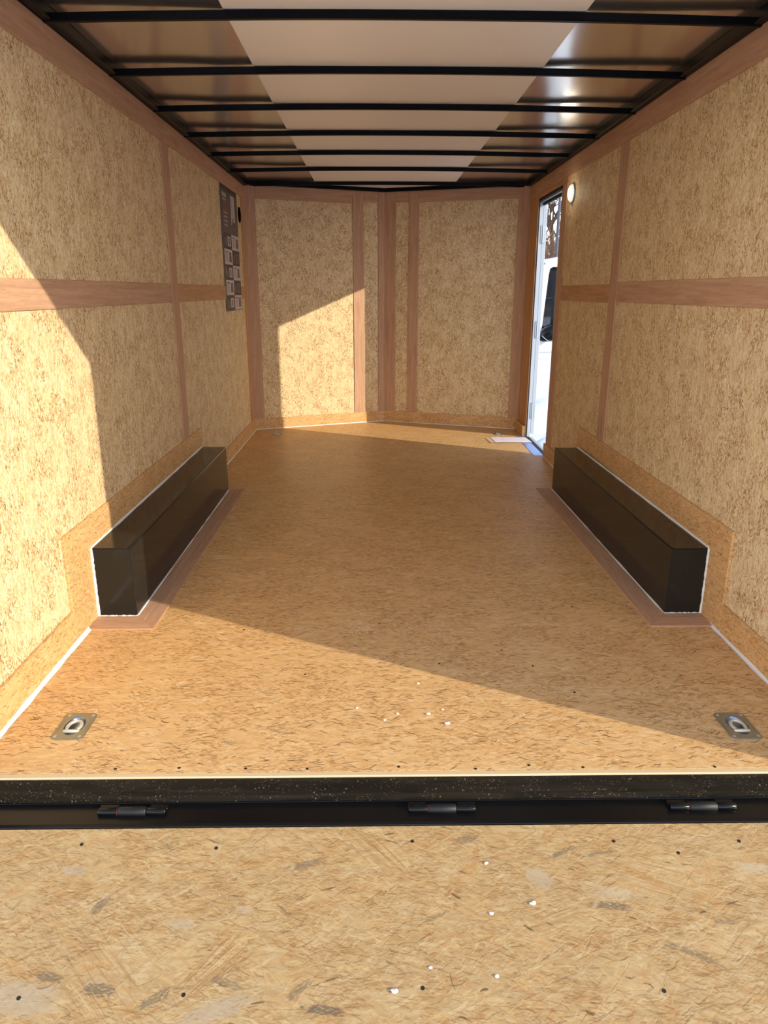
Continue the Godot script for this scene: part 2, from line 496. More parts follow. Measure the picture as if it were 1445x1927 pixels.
func make_shell() -> void:
	# ---- left wall, from the rear frame to the nose
	var w := wall_frame("wall_left", Vector3(-1.24, 0, 0), Vector3(-1.24, 0, -5.21), "left wall of pale strand board with pinkish plywood strips, hung with the poster")
	strip(w, "outer_skin", "skin", -0.05, 5.26, -0.1, 2.22, -0.05, -0.012)
	strip(w, "osb_panel", "osb_wall", -0.05, 2.642, 0.0, 1.26, -0.012, 0.0, Vector2(0.3, 0.1))
	strip(w, "osb_panel", "osb_wall", -0.05, 2.642, 1.262, 2.16, -0.012, 0.0, Vector2(0.75, 0.55))
	strip(w, "osb_panel", "osb_wall", 2.644, 5.21, 0.0, 1.26, -0.012, 0.0, Vector2(1.1, 0.3))
	strip(w, "osb_panel", "osb_wall", 2.644, 5.21, 1.262, 2.16, -0.012, 0.0, Vector2(1.5, 0.9))
	strip(w, "top_strip", "luan", -0.05, 2.64, 2.036, 2.148, 0.0, 0.008, Vector2(0.1, 0.0), true)
	strip(w, "top_strip", "luan", 2.642, 5.21, 2.036, 2.148, 0.0, 0.008, Vector2(0.3, 0.4), true)
	strip(w, "belt_strip", "luan", -0.05, 2.578, 1.207, 1.307, 0.0, 0.006, Vector2(0.2, 0.2), true)
	strip(w, "belt_strip", "luan_light", 2.715, 5.009, 1.207, 1.307, 0.0, 0.006, Vector2(0.4, 0.7), true)
	strip(w, "stud_strip", "luan", 2.58, 2.712, 0.41, 2.036, 0.0, 0.0075, Vector2(0.1, 0.3))
	strip(w, "corner_strip", "luan_light", 5.01, 5.1, 0.1, 2.036, 0.0, 0.007, Vector2(0.33, 0.1))
	strip(w, "corner_strip", "luan", 5.1, 5.21, 0.1, 2.036, 0.0, 0.009, Vector2(0.2, 0.6))
	var bl := base("baseboard_left", Vector3.ZERO, "strand board kickboard along the foot of the left wall with white caulk", "baseboard", "", "structure")
	bl.transform = w.transform
	strip(bl, "kickboard", "osb_board", -0.05, 0.80, 0.0, 0.127, 0.0, 0.013, Vector2(0.2, 0.1))
	strip(bl, "kickboard", "osb_board", 3.0, 5.2, 0.0, 0.112, 0.0, 0.013, Vector2(0.9, 0.5))
	strip(bl, "backing_board", "osb_board", 0.80, 3.0, 0.128, 0.418, 0.0, 0.012, Vector2(0.5, 0.9))
	strip(bl, "backing_board", "osb_board", 0.802, 1.04, 0.0, 0.16, 0.0, 0.0115, Vector2(0.7, 0.3))
	caulk_line(bl, Vector3(-0.05, 0.0, 0.013), Vector3(0.91, 0.0, 0.013), 0.011)
	caulk_line(bl, Vector3(3.0, 0.0, 0.013), Vector3(5.2, 0.0, 0.013), 0.005)

	# ---- right wall, from the nose to the rear frame, with the side door opening at 0.39 to 1.19
	w = wall_frame("wall_right", Vector3(1.283, 0, -5.22), Vector3(1.23, 0, 0), "right wall of strand board with plywood strips and the side doorway")
	strip(w, "outer_skin", "skin", -0.04, 0.372, -0.1, 2.22, -0.034, -0.012)
	strip(w, "outer_skin", "skin", 1.165, 5.27, -0.1, 2.22, -0.034, -0.012)
	strip(w, "outer_skin", "skin", 0.372, 1.165, 1.99, 2.22, -0.034, -0.012)
	strip(w, "osb_panel", "osb_wall", -0.02, 0.385, 0.0, 2.16, -0.012, 0.0, Vector2(0.2, 0.2))
	strip(w, "osb_panel", "osb_wall", 0.385, 1.20, 2.0, 2.16, -0.012, 0.0, Vector2(0.3, 0.3))
	strip(w, "osb_panel", "osb_wall", 1.20, 2.61, 0.0, 1.26, -0.012, 0.0, Vector2(0.85, 0.15))
	strip(w, "osb_panel", "osb_wall", 1.20, 2.61, 1.262, 2.16, -0.012, 0.0, Vector2(0.15, 1.1))
	strip(w, "osb_panel", "osb_wall", 2.612, 5.27, 0.0, 1.26, -0.012, 0.0, Vector2(1.35, 0.62))
	strip(w, "osb_panel", "osb_wall", 2.612, 5.27, 1.262, 2.16, -0.012, 0.0, Vector2(1.9, 0.77))
	strip(w, "top_strip", "luan", -0.02, 1.372, 2.043, 2.15, 0.0, 0.008, Vector2(0.3, 0.1), true)
	strip(w, "top_strip", "luan", 1.374, 5.27, 2.036, 2.15, 0.0, 0.008, Vector2(0.2, 0.9), true)
	strip(w, "belt_strip", "luan", 2.69, 5.27, 1.213, 1.318, 0.0, 0.006, Vector2(0.15, 0.5), true)
	strip(w, "belt_strip", "luan_light", 1.372, 2.548, 1.206, 1.308, 0.0, 0.006, Vector2(0.35, 0.2), true)
	strip(w, "stud_strip", "luan", 2.55, 2.688, 0.41, 2.036, 0.0, 0.0075, Vector2(0.25, 0.8))
	strip(w, "corner_strip", "luan", -0.01, 0.10, 0.1, 2.043, 0.0, 0.009, Vector2(0.1, 0.45))
	strip(w, "corner_strip", "luan_light", 0.102, 0.243, 0.1, 2.043, 0.0, 0.007, Vector2(0.1, 0.15))
	strip(w, "door_casing", "luan_light", 0.245, 0.386, 0.1, 2.043, 0.0, 0.009, Vector2(0.3, 0.35))
	strip(w, "door_casing", "luan_light", 0.388, 1.37, 2.006, 2.042, 0.0, 0.009, Vector2(0.4, 0.6), true)
	strip(w, "door_casing", "luan", 1.232, 1.37, 0.1, 2.004, 0.0, 0.009, Vector2(0.05, 0.25))
	var br := base("baseboard_right", Vector3.ZERO, "strand board kickboard along the foot of the right wall with white caulk", "baseboard", "", "structure")
	br.transform = w.transform
	strip(br, "kickboard", "osb_board", 0.0, 0.37, 0.0, 0.098, 0.0, 0.034, Vector2(0.4, 0.7))
	strip(br, "kickboard", "osb_board", 1.2, 2.14, 0.0, 0.108, 0.0, 0.022, Vector2(0.1, 0.2))
	strip(br, "backing_board", "osb_board", 2.137, 4.364, 0.128, 0.41, 0.0, 0.011, Vector2(0.2, 0.3))
	strip(br, "backing_board", "osb_board", 4.2, 4.36, 0.0, 0.16, 0.0, 0.0105, Vector2(0.7, 0.6))
	strip(br, "kickboard", "osb_board", 4.364, 5.27, 0.0, 0.118, 0.0, 0.012, Vector2(0.9, 0.9))
	caulk_line(br, Vector3(4.29, 0.0, 0.012), Vector3(5.27, 0.0, 0.012), 0.008)
	caulk_line(br, Vector3(1.2, 0.0, 0.022), Vector3(2.14, 0.0, 0.022), 0.005)

	# ---- the two walls of the nose
	w = wall_frame("wall_front_left", Vector3(-1.24, 0, -5.214), Vector3(0.0, 0, -5.70), "left half of the pointed front wall, strand board framed by plywood strips")
	strip(w, "outer_skin", "skin", -0.03, 1.34, -0.1, 2.22, -0.05, -0.012)
	strip(w, "osb_panel", "osb_wall", -0.005, 1.07, 0.0, 2.17, -0.012, 0.0, Vector2(0.2, 1.3))
	strip(w, "osb_panel", "osb_wall", 1.072, 1.331, 0.0, 2.17, -0.012, 0.0, Vector2(1.3, 0.2))
	strip(w, "corner_strip", "luan", 0.0, 0.098, 0.1, 2.15, 0.0, 0.009, Vector2(0.2, 0.5))
	strip(w, "top_strip", "luan", 0.099, 1.012, 2.045, 2.155, 0.0, 0.008, Vector2(0.1, 0.1), true)
	strip(w, "top_strip", "luan", 1.122, 1.266, 2.06, 2.155, 0.0, 0.008, Vector2(0.4, 0.1), true)
	strip(w, "stud_strip", "luan", 1.013, 1.12, 0.1, 2.155, 0.0, 0.008, Vector2(0.32, 0.2))
	strip(w, "apex_strip", "luan", 1.267, 1.331, 0.1, 2.155, 0.0, 0.009, Vector2(0.12, 0.8))
	strip(w, "top_tube", "tube_black", 0.0, 1.325, 2.157, 2.19, 0.0, 0.028)
	var b1 := base("baseboard_front_left", Vector3.ZERO, "strand board kickboard under the left half of the front wall, partly sunlit", "baseboard", "", "structure")
	b1.transform = w.transform
	strip(b1, "kickboard", "osb_board", 0.0, 1.328, 0.0, 0.105, 0.0, 0.013, Vector2(0.3, 0.45))
	caulk_line(b1, Vector3(0.0, 0.0, 0.013), Vector3(1.325, 0.0, 0.013), 0.008)

	w = wall_frame("wall_front_right", Vector3(0.0, 0, -5.70), Vector3(1.283, 0, -5.22), "right half of the pointed front wall, strand board framed by plywood strips")
	strip(w, "outer_skin", "skin", -0.01, 1.41, -0.1, 2.22, -0.05, -0.012)
	strip(w, "osb_panel", "osb_wall", 0.0, 0.29, 0.0, 2.17, -0.012, 0.0, Vector2(0.65, 0.4))
	strip(w, "osb_panel", "osb_wall", 0.292, 1.372, 0.0, 2.17, -0.012, 0.0, Vector2(1.0, 1.0))
	strip(w, "apex_strip", "luan", 0.002, 0.118, 0.1, 2.155, 0.0, 0.009, Vector2(0.28, 0.3))
	strip(w, "top_strip", "luan", 0.119, 0.244, 2.06, 2.155, 0.0, 0.008, Vector2(0.2, 0.5), true)
	strip(w, "stud_strip", "luan", 0.246, 0.345, 0.1, 2.155, 0.0, 0.008, Vector2(0.05, 0.6))
	strip(w, "top_strip", "luan", 0.346, 1.262, 2.055, 2.155, 0.0, 0.008, Vector2(0.15, 0.8), true)
	strip(w, "corner_strip", "luan", 1.263, 1.368, 0.1, 2.155, 0.0, 0.009, Vector2(0.4, 0.1))
	strip(w, "top_tube", "tube_black", 0.005, 1.37, 2.157, 2.19, 0.0, 0.028)
	var b2 := base("baseboard_front_right", Vector3.ZERO, "strand board kickboard under the right half of the front wall, in shade", "baseboard", "", "structure")
	b2.transform = w.transform
	strip(b2, "kickboard", "osb_board", 0.004, 1.365, 0.0, 0.108, 0.0, 0.013, Vector2(0.8, 0.15))
	caulk_line(b2, Vector3(0.004, 0.0, 0.013), Vector3(1.36, 0.0, 0.013), 0.006)

	make_floor()
	make_roof()

func caulk_line(parent: Node3D, a: Vector3, b: Vector3, size: float) -> void:
	var st := new_st()
	var rng := RandomNumberGenerator.new()
	rng.seed = int(absf(a.x * 1000.0 + b.x * 77.0)) + 5
	var n := maxi(4, int(a.distance_to(b) / 0.06))
	var prev := []
	for i in n + 1:
		var p := a.lerp(b, float(i) / n)
		var s := size * rng.randf_range(0.75, 1.25)
		var cur := [p + Vector3(0, s, 0), p + Vector3(0, s * 0.45, s * 0.45), p + Vector3(0, 0.0006, s)]
		if i > 0:
			quad(st, prev[0], cur[0], cur[1], prev[1], Vector3(0, 0.5, 1).normalized())
			quad(st, prev[1], cur[1], cur[2], prev[2], Vector3(0, 1, 0.5).normalized())
		prev = cur
	part("caulk_bead", st, M.caulk, parent)

func make_floor() -> void:
	var f := base("floor", Vector3.ZERO, "golden strand board trailer floor in wide panels, half in sunlight", "floor", "", "structure")
	var joints := [-0.018, -0.657, -1.876, -3.095, -4.314, -5.8]
	for i in 5:
		var root: CSGShape3D
		var z0: float = joints[i]
		var z1: float = joints[i + 1] + (0.0012 if i < 4 else 0.0)
		var box := CSGBox3D.new()
		box.size = Vector3(2.505, 0.03, z0 - z1)
		box.position = Vector3(0.0225, -0.015, (z0 + z1) / 2)
		box.material = M.osb_floor
		root = box
		for d in DRINGS:
			if d.z < z0 and d.z > z1:
				var hole := CSGCylinder3D.new()
				hole.name = "recess"
				hole.operation = CSGShape3D.OPERATION_SUBTRACTION
				hole.radius = 0.036
				hole.height = 0.1
				hole.sides = 32
				hole.material = M.osb_floor
				root.add_child(hole)
				hole.position = Vector3(d.x, 0, d.z) - box.position
				hole.scale = Vector3(0.82, 1.0, 1.35)
		put(root, "floor_panel", f)
	board(f, "front_edge", M.raw_edge, Vector3(-1.235, -0.03, -0.0175), Vector3(1.235, -0.0006, 0.003), Vector2.ZERO, false, 0.003)
	board(f, "subfloor", M.black_flat, Vector3(-1.28, -0.12, -5.75), Vector3(1.31, -0.05, -0.01))
	for p in [[-0.83, -0.035], [-0.654, -0.037], [-0.469, -0.032], [-0.298, -0.028], [-0.044, -0.034], [0.169, -0.022], [0.32, -0.036], [0.469, -0.025], [0.837, -0.022], [-0.09, -0.95], [0.36, -0.72], [0.45, -0.6], [0.12, -0.62], [-0.62, -0.9], [0.72, -1.1], [0.55, -0.42], [-0.35, -0.55]]:
		screw_into(f, Vector3(p[0], 0.0, p[1]), Vector3.UP)

func screw_into(parent: Node3D, p: Vector3, n: Vector3) -> void:
	if not shared.has("screw"):
		shared.screw = ring_mesh([circle(Vector3(0, 0.0002, 0), Vector3(0.0046, 0, 0), Vector3(0, 0, 0.0046), 12), circle(Vector3(0, 0.0009, 0), Vector3(0.0038, 0, 0), Vector3(0, 0, 0.0038), 12), circle(Vector3(0, 0.0001, 0), Vector3(0.0012, 0, 0), Vector3(0, 0, 0.0012), 12)], false, true)
	var o := mesh_part("screw", shared.screw, M.screw, parent)
	o.position = p
	o.quaternion = Quaternion(Vector3.UP, n)

func roof_y(x: float) -> float:
	return 2.187 + 0.003 * (1.0 - pow(x / 1.25, 2.0))

func roof_sheet(parent: Node3D, called: String, mat: Material, x0: float, x1: float, drop: float, wave: float, sd: int) -> void:
	var st := new_st()
	st.set_smooth_group(0)
	var noise := clump_noise(sd, 1.4)
	noise.fractal_octaves = 1
	var nx := 14
	var nz := 96
	var pts := []
	for i in nx + 1:
		var row := []
		for k in nz + 1:
			var x := lerpf(x0, x1, float(i) / nx)
			var z := lerpf(0.055, -5.78, float(k) / nz)
			row.append(Vector3(x, roof_y(x) - drop + wave * noise.get_noise_2d(x * 1.6, z), z))
		pts.append(row)
	for i in nx:
		for k in nz:
			for v in [[i, k], [i, k + 1], [i + 1, k + 1], [i, k], [i + 1, k + 1], [i + 1, k]]:
				st.set_smooth_group(0)
				st.set_uv(Vector2(v[0], v[1]))
				st.add_vertex(pts[v[0]][v[1]])
	var e := 0.012
	for i in nx:
		for v in [[i, 0], [i + 1, 0], [i + 1, nz], [i, 0], [i + 1, nz], [i, nz]]:
			st.set_smooth_group(1)
			st.set_uv(Vector2.ZERO)
			st.add_vertex(pts[v[0]][v[1]] + Vector3(0, e, 0))
	for side in [0, nx]:
		for v in [[0, 0.0], [nz, 0.0], [nz, e], [0, 0.0], [nz, e], [0, e]]:
			st.set_smooth_group(2)
			st.set_uv(Vector2.ZERO)
			st.add_vertex(pts[side][v[0]] + Vector3(0, v[1], 0))
	st.generate_normals()
	part(called, st, mat, parent)

func make_roof() -> void:
	var c := base("ceiling", Vector3.ZERO, "metal trailer ceiling, pale strip down the middle, crossed by black roof bows", "ceiling", "", "structure")
	roof_sheet(c, "metal_sheet", M.roof_metal, -1.27, -0.60, 0.0, 0.0016, 21)
	roof_sheet(c, "metal_sheet", M.roof_metal, 0.60, 1.30, 0.0, 0.0016, 22)
	roof_sheet(c, "centre_sheet", M.roof_white, -0.618, 0.622, 0.0025, 0.0006, 23)
	board(c, "outer_roof", M.skin, Vector3(-1.33, 2.222, -5.85), Vector3(1.36, 2.25, 0.055))
	for z in [-0.54, -1.18, -1.834, -2.48, -3.126, -3.769, -4.462, -5.245]:
		var list := []
		var n := 16
		for i in n + 1:
			var x := lerpf(-1.235, 1.25, float(i) / n)
			var bot := 2.144 + 0.0165 * (1.0 - pow(x / 1.25, 2.0))
			var top := bot + 0.0265
			var h := 0.0125
			var r := 0.004
			list.append([Vector3(x, bot, z - h + r), Vector3(x, bot + r, z - h), Vector3(x, top, z - h), Vector3(x, top, z + h), Vector3(x, bot + r, z + h), Vector3(x, bot, z + h - r)])
		var st := new_st()
		rings(st, list, false, true, true)
		part("roof_bow", st, M.tube_black, c)
	for s in [-1, 1]:
		var st2 := new_st()
		var x0 := -1.24 if s < 0 else 1.228
		var x1 := -1.24 if s < 0 else 1.283
		var list2 := []
		for q in [[x0, 0.055], [x1, -5.22]]:
			var ring := []
			for v in [[0.0, 2.149], [-0.036 * s, 2.149], [-0.040 * s, 2.153], [-0.040 * s, 2.186], [0.0, 2.186]]:
				ring.append(Vector3(q[0] + v[0], v[1], q[1]))
			list2.append(ring)
		rings(st2, list2, false, true, true)
		part("roof_rail", st2, M.tube_black, c)

# ---------------------------------------------------------------- wheel boxes
func make_wheel_boxes() -> void:
	for s in [-1, 1]:
		var x_wall := -1.24 if s < 0 else 1.243
		var x_in := -1.072 if s < 0 else 1.08
		var z0 := -1.026
		var z1 := -2.985
		var h := 0.296 if s < 0 else 0.286
		var lo_x := minf(x_wall, x_in)
		var hi_x := maxf(x_wall, x_in)
		var o := base("wheel_box", Vector3((lo_x + hi_x) / 2, 0, (z0 + z1) / 2), "long glossy black steel wheel box against the left wall, its end in sunlight" if s < 0 else "long glossy black steel wheel box against the right wall, wholly in shade", "wheel box", "black wheel boxes")
		var c := o.position
		var e := 0.003
		var lo := Vector3(lo_x, 0, z1) - c
		var hi := Vector3(hi_x, h, z0) - c
		# folded sheets with rounded edges where they meet
		board(o, "top_sheet", M.box_black, Vector3(lo.x, h - 0.004, lo.z), Vector3(hi.x, h, hi.z), Vector2.ZERO, false, 0.0018)
		var xi := hi.x if s < 0 else lo.x
		board(o, "side_sheet", M.box_black, Vector3(minf(xi, xi + s * 0.004), 0, lo.z), Vector3(maxf(xi, xi + s * 0.004), h - 0.0045, hi.z), Vector2.ZERO, false, 0.0018)
		board(o, "end_sheet", M.box_black, Vector3(lo.x + 0.001, 0, hi.z - 0.004), Vector3(hi.x - 0.004 if s < 0 else hi.x, h - 0.0045, hi.z), Vector2.ZERO, false, 0.0018)
		board(o, "end_sheet", M.box_black, Vector3(lo.x, 0, lo.z), Vector3(hi.x, h - 0.0045, lo.z + 0.004), Vector2.ZERO, false, 0.0018)
		# folded flange along the upper edge
		board(o, "edge_flange", M.black, Vector3(xi - 0.012 if s < 0 else xi, h, lo.z + 0.002), Vector3(xi if s < 0 else xi + 0.012, h + 0.0022, hi.z - 0.002), Vector2.ZERO, false, 0.001)
		# white sealant beads
		var xw: float = x_wall - s * 0.012
		var t := 0.0068
		var rng := RandomNumberGenerator.new()
		rng.seed = 40 + s
		for run in [[Vector3(xw, h + 0.001, z1), Vector3(xw, h + 0.001, z0)], [Vector3(xw, h, z0 + 0.001), Vector3(xw, 0.004, z0 + 0.001)], [Vector3(xw, 0.002, z0 + 0.002), Vector3(x_in, 0.002, z0 + 0.002)], [Vector3(x_in, 0.002, z0), Vector3(x_in, 0.002, z1)]]:
			var path := []
			var rad := []
			var n := 24
			for i in n + 1:
				path.append(run[0].lerp(run[1], float(i) / n) - c)
				rad.append(t * rng.randf_range(0.7, 1.2))
			mesh_part("sealant_bead", tube_mesh(path, rad, 8), M.caulk, o)
		# mitred plywood border on the floor
		var b := base("trim_1" if s < 0 else "trim_2", Vector3.ZERO, "mitred plywood border strip on the floor around the %s wheel box" % ("left" if s < 0 else "right"), "trim", "", "structure")
		var xo := -0.972 if s < 0 else 0.982
		var zo := -0.905
		var zf := -3.02
		mitre(b, [Vector2(x_wall - s * 0.013, z0), Vector2(x_in, z0), Vector2(xo, zo), Vector2(x_wall - s * 0.013, zo)], true)
		mitre(b, [Vector2(x_in, z0 - 0.001), Vector2(x_in, z1), Vector2(xo, zf), Vector2(xo, zo - 0.001)], false)

func mitre(parent: Node3D, poly: Array, along_x: bool) -> void:
	var st := new_st()
	var h := 0.006
	var top := []
	var uv := []
	for p in poly:
		top.append(Vector3(p.x, h, p.y))
		uv.append(Vector2(p.y, p.x) if along_x else Vector2(p.x, p.y))
	quad(st, top[0], top[1], top[2], top[3], Vector3.UP, uv)
	var mid: Vector3 = (top[0] + top[1] + top[2] + top[3]) / 4.0
	for i in 4:
		var a: Vector3 = top[i]
		var b: Vector3 = top[(i + 1) % 4]
		var n := (b - a).cross(Vector3.UP).normalized()
		if n.dot((a + b) * 0.5 - mid) < 0:
			n = -n
		quad(st, a, b, Vector3(b.x, 0.0002, b.z), Vector3(a.x, 0.0002, a.z), n)
	part("border_strip", st, M.luan, parent)

# ---------------------------------------------------------------- rear sill, ramp door, rear frame
func extrude_x(poly: Array, x0: float, x1: float, uvm := 1.0) -> SurfaceTool:
	var st := new_st()
	var n := poly.size()
	var area := 0.0
	for i in n:
		area += poly[i].x * poly[(i + 1) % n].y - poly[(i + 1) % n].x * poly[i].y
	var run := 0.0
	for i in n:
		var a: Vector2 = poly[i]
		var b: Vector2 = poly[(i + 1) % n]
		var d := b - a
		var nrm := Vector2(d.y, -d.x).normalized() * (1.0 if area > 0 else -1.0)
		var uv := [Vector2(x0, run) * uvm, Vector2(x1, run) * uvm, Vector2(x1, run + d.length()) * uvm, Vector2(x0, run + d.length()) * uvm]
		quad(st, Vector3(x0, a.y, a.x), Vector3(x1, a.y, a.x), Vector3(x1, b.y, b.x), Vector3(x0, b.y, b.x), Vector3(0, nrm.y, nrm.x), uv)
		run += d.length()
	var idx := Geometry2D.triangulate_polygon(PackedVector2Array(poly))
	for e in [[x0, -1.0], [x1, 1.0]]:
		for k in range(0, idx.size(), 3):
			var p := []
			for j in 3:
				var q: Vector2 = poly[idx[k + j]]
				p.append(Vector3(e[0], q.y, q.x))
			var nn := Vector3(e[1], 0, 0)
			tri(st, p, [nn, nn, nn], [Vector2.ZERO, Vector2.ZERO, Vector2.ZERO])
	return st

func make_rear() -> void:
	# steel sill across the back of the floor (points are z, y)
	var s := base("trim_3", Vector3.ZERO, "black steel rear sill across the trailer floor, dusty on top", "trim", "", "structure")
	part("sill_angle", extrude_x([Vector2(0.0035, -0.005), Vector2(0.0035, -0.16), Vector2(0.067, -0.16), Vector2(0.067, -0.0105), Vector2(0.01, -0.004)], -1.26, 1.26), M.sill_dust, s)
	board(s, "hinge_plate", M.black, Vector3(-1.2, -0.07, 0.0685), Vector3(1.2, -0.031, 0.15), Vector2.ZERO, false, 0.002)
	board(s, "plate_ridge", M.black, Vector3(-1.2, -0.0309, 0.0695), Vector3(1.2, -0.0275, 0.0735), Vector2.ZERO, false, 0.001)
	for hx in [-0.74, 0.065, 0.75]:
		make_hinge(s, hx)

	# ramp door folded down behind the trailer
	var slope := 0.27
	var r := base("door_2", Vector3(0, -0.030, 0.162), "lowered rear ramp door of weathered strand board, sunlit, nearest to the viewer", "ramp door", "", "structure")
	r.basis = Basis(Vector3.RIGHT, atan(slope))
	board(r, "ramp_panel", M.osb_ramp, Vector3(-1.12, -0.02, 0.002), Vector3(1.12, 0.0, 1.92), Vector2(1.1, 0.0), false, 0.0015)
	board(r, "ramp_frame", M.black_flat, Vector3(-1.2, -0.07, 0.0), Vector3(1.2, -0.0205, 1.95))
	board(r, "side_rail", M.black, Vector3(-1.2, -0.02, 0.0), Vector3(-1.122, 0.004, 1.95))
	board(r, "side_rail", M.black, Vector3(1.122, -0.02, 0.0), Vector3(1.2, 0.004, 1.95))
	board(r, "edge_lip", M.black, Vector3(-1.2, -0.02, -0.0095), Vector3(1.2, 0.003, 0.0015), Vector2.ZERO, false, 0.001)
	var q := r.transform.affine_inverse()
	for p in [[-0.836, 0.206], [-0.502, 0.219], [-0.018, 0.206], [0.484, 0.211], [0.797, 0.214], [-0.849, 0.541], [-0.51, 0.539], [-0.012, 0.532], [0.493, 0.543], [0.634, 0.243]]:
		var at := q * Vector3(p[0], -0.030 - slope * (p[1] - 0.162), p[1])
		screw_into(r, Vector3(at.x, 0.0, at.z), Vector3.UP)

	# frame round the rear opening, behind the viewer's edge of sight
	var w := base("wall_rear", Vector3.ZERO, "black frame around the open rear doorway, out of the picture", "door frame", "", "structure")
	board(w, "post", M.black, Vector3(1.222, -0.12, -0.03), Vector3(1.34, 2.25, 0.062))
	board(w, "post", M.black, Vector3(-1.33, -0.12, -0.03), Vector3(-1.225, 2.25, 0.055))
	board(w, "header", M.black, Vector3(-1.225, 2.05, -0.03), Vector3(1.222, 2.25, 0.055))

func make_hinge(r: Node3D, x: float) -> void:
	# barrel hinge lying in the hinge plate: barrel between two knuckles, each on a small welded leaf
	var h := Node3D.new()
	put(h, "hinge", r)
	h.position = Vector3(x, -0.026, 0.108)
	var prof := func(x0: float, x1: float, rad: float) -> Mesh:
		return tube_mesh([Vector3(x0, 0, 0), Vector3(x0 + 0.002, 0, 0), Vector3(x1 - 0.002, 0, 0), Vector3(x1, 0, 0)], [rad * 0.85, rad, rad, rad * 0.85], 16)
	mesh_part("barrel", prof.call(-0.036, 0.036, 0.0125), M.black_flat, h)
	mesh_part("knuckle", prof.call(-0.088, -0.0375, 0.0105), M.black, h)
	mesh_part("knuckle", prof.call(0.0375, 0.086, 0.0105), M.black, h)
	board(h, "leaf", M.black, Vector3(-0.09, -0.012, -0.026), Vector3(-0.04, 0.003, -0.008), Vector2.ZERO, false, 0.002)
	board(h, "leaf", M.black, Vector3(0.04, -0.012, -0.026), Vector3(0.088, 0.003, -0.008), Vector2.ZERO, false, 0.002)
	mesh_part("seal_end", prof.call(-0.040, -0.0365, 0.0112), M.red, h)

# ---------------------------------------------------------------- side door
func make_side_door() -> void:
	var w: Node3D = get_node("wall_right")
	var d := base("door_1", Vector3.ZERO, "open side doorway at the front right with pale aluminium frame, door folded back outside", "door", "", "structure")
	d.transform = w.transform
	strip(d, "jamb", "alu_white", 0.373, 0.388, 0.0, 1.99, -0.036, -0.006)
	strip(d, "jamb", "alu_white", 1.148, 1.164, 0.0, 1.99, -0.036, -0.006)
	strip(d, "head_jamb", "alu", 0.388, 1.148, 1.975, 1.99, -0.03, -0.008)
	strip(d, "head_seal", "rubber", 0.385, 1.20, 1.983, 2.005, -0.008, 0.004)
	strip(d, "head_seal", "rubber", 0.373, 1.165, 1.955, 1.99, -0.05, -0.031)
	strip(d, "side_seal", "rubber", 0.381, 0.391, 0.0, 1.985, -0.006, 0.002)
	strip(d, "threshold_seal", "rubber", 0.385, 1.20, -0.02, 0.003, -0.026, 0.007)
	strip(d, "threshold_sill", "alu_white", 0.373, 1.165, -0.1, -0.004, -0.06, -0.02)
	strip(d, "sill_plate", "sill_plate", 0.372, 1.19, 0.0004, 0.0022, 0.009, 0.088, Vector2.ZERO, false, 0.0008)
	# the door leaf, swung right round against the outside of the wall
	var leaf := Node3D.new()
	put(leaf, "door_leaf", d)
	board(leaf, "leaf_edge", M.alu_white, Vector3(0.352, 0.03, -0.072), Vector3(0.384, 1.965, -0.038), Vector2.ZERO, false, 0.003)
	board(leaf, "leaf_panel", M.skin, Vector3(-0.40, 0.03, -0.07), Vector3(0.351, 1.965, -0.04), Vector2.ZERO, false, 0.003)
	for y in [1.73, 0.95, 0.24]:
		var hg := Node3D.new()
		put(hg, "door_hinge", d)
		hg.position = Vector3(0.389, y, -0.037)
		board(hg, "hinge_leaf", M.alu, Vector3(-0.002, -0.07, -0.026), Vector3(0.003, 0.07, 0.014), Vector2.ZERO, false, 0.001)
		mesh_part("hinge_pin", tube_mesh([Vector3(0.003, -0.072, -0.004), Vector3(0.003, 0.072, -0.004)], 0.006, 10), M.alu_white, hg)
		for k in [-0.045, 0.0, 0.045]:
			mesh_part("hinge_screw", tube_mesh([Vector3(0.002, k, 0.009), Vector3(0.005, k, 0.009)], 0.004, 8), M.alu_white, hg)

# ---------------------------------------------------------------- fittings
const DRINGS := [Vector3(-1.022, 0, -0.243), Vector3(0.996, 0, -0.22), Vector3(-1.005, 0, -4.985), Vector3(1.05, 0, -4.985)]

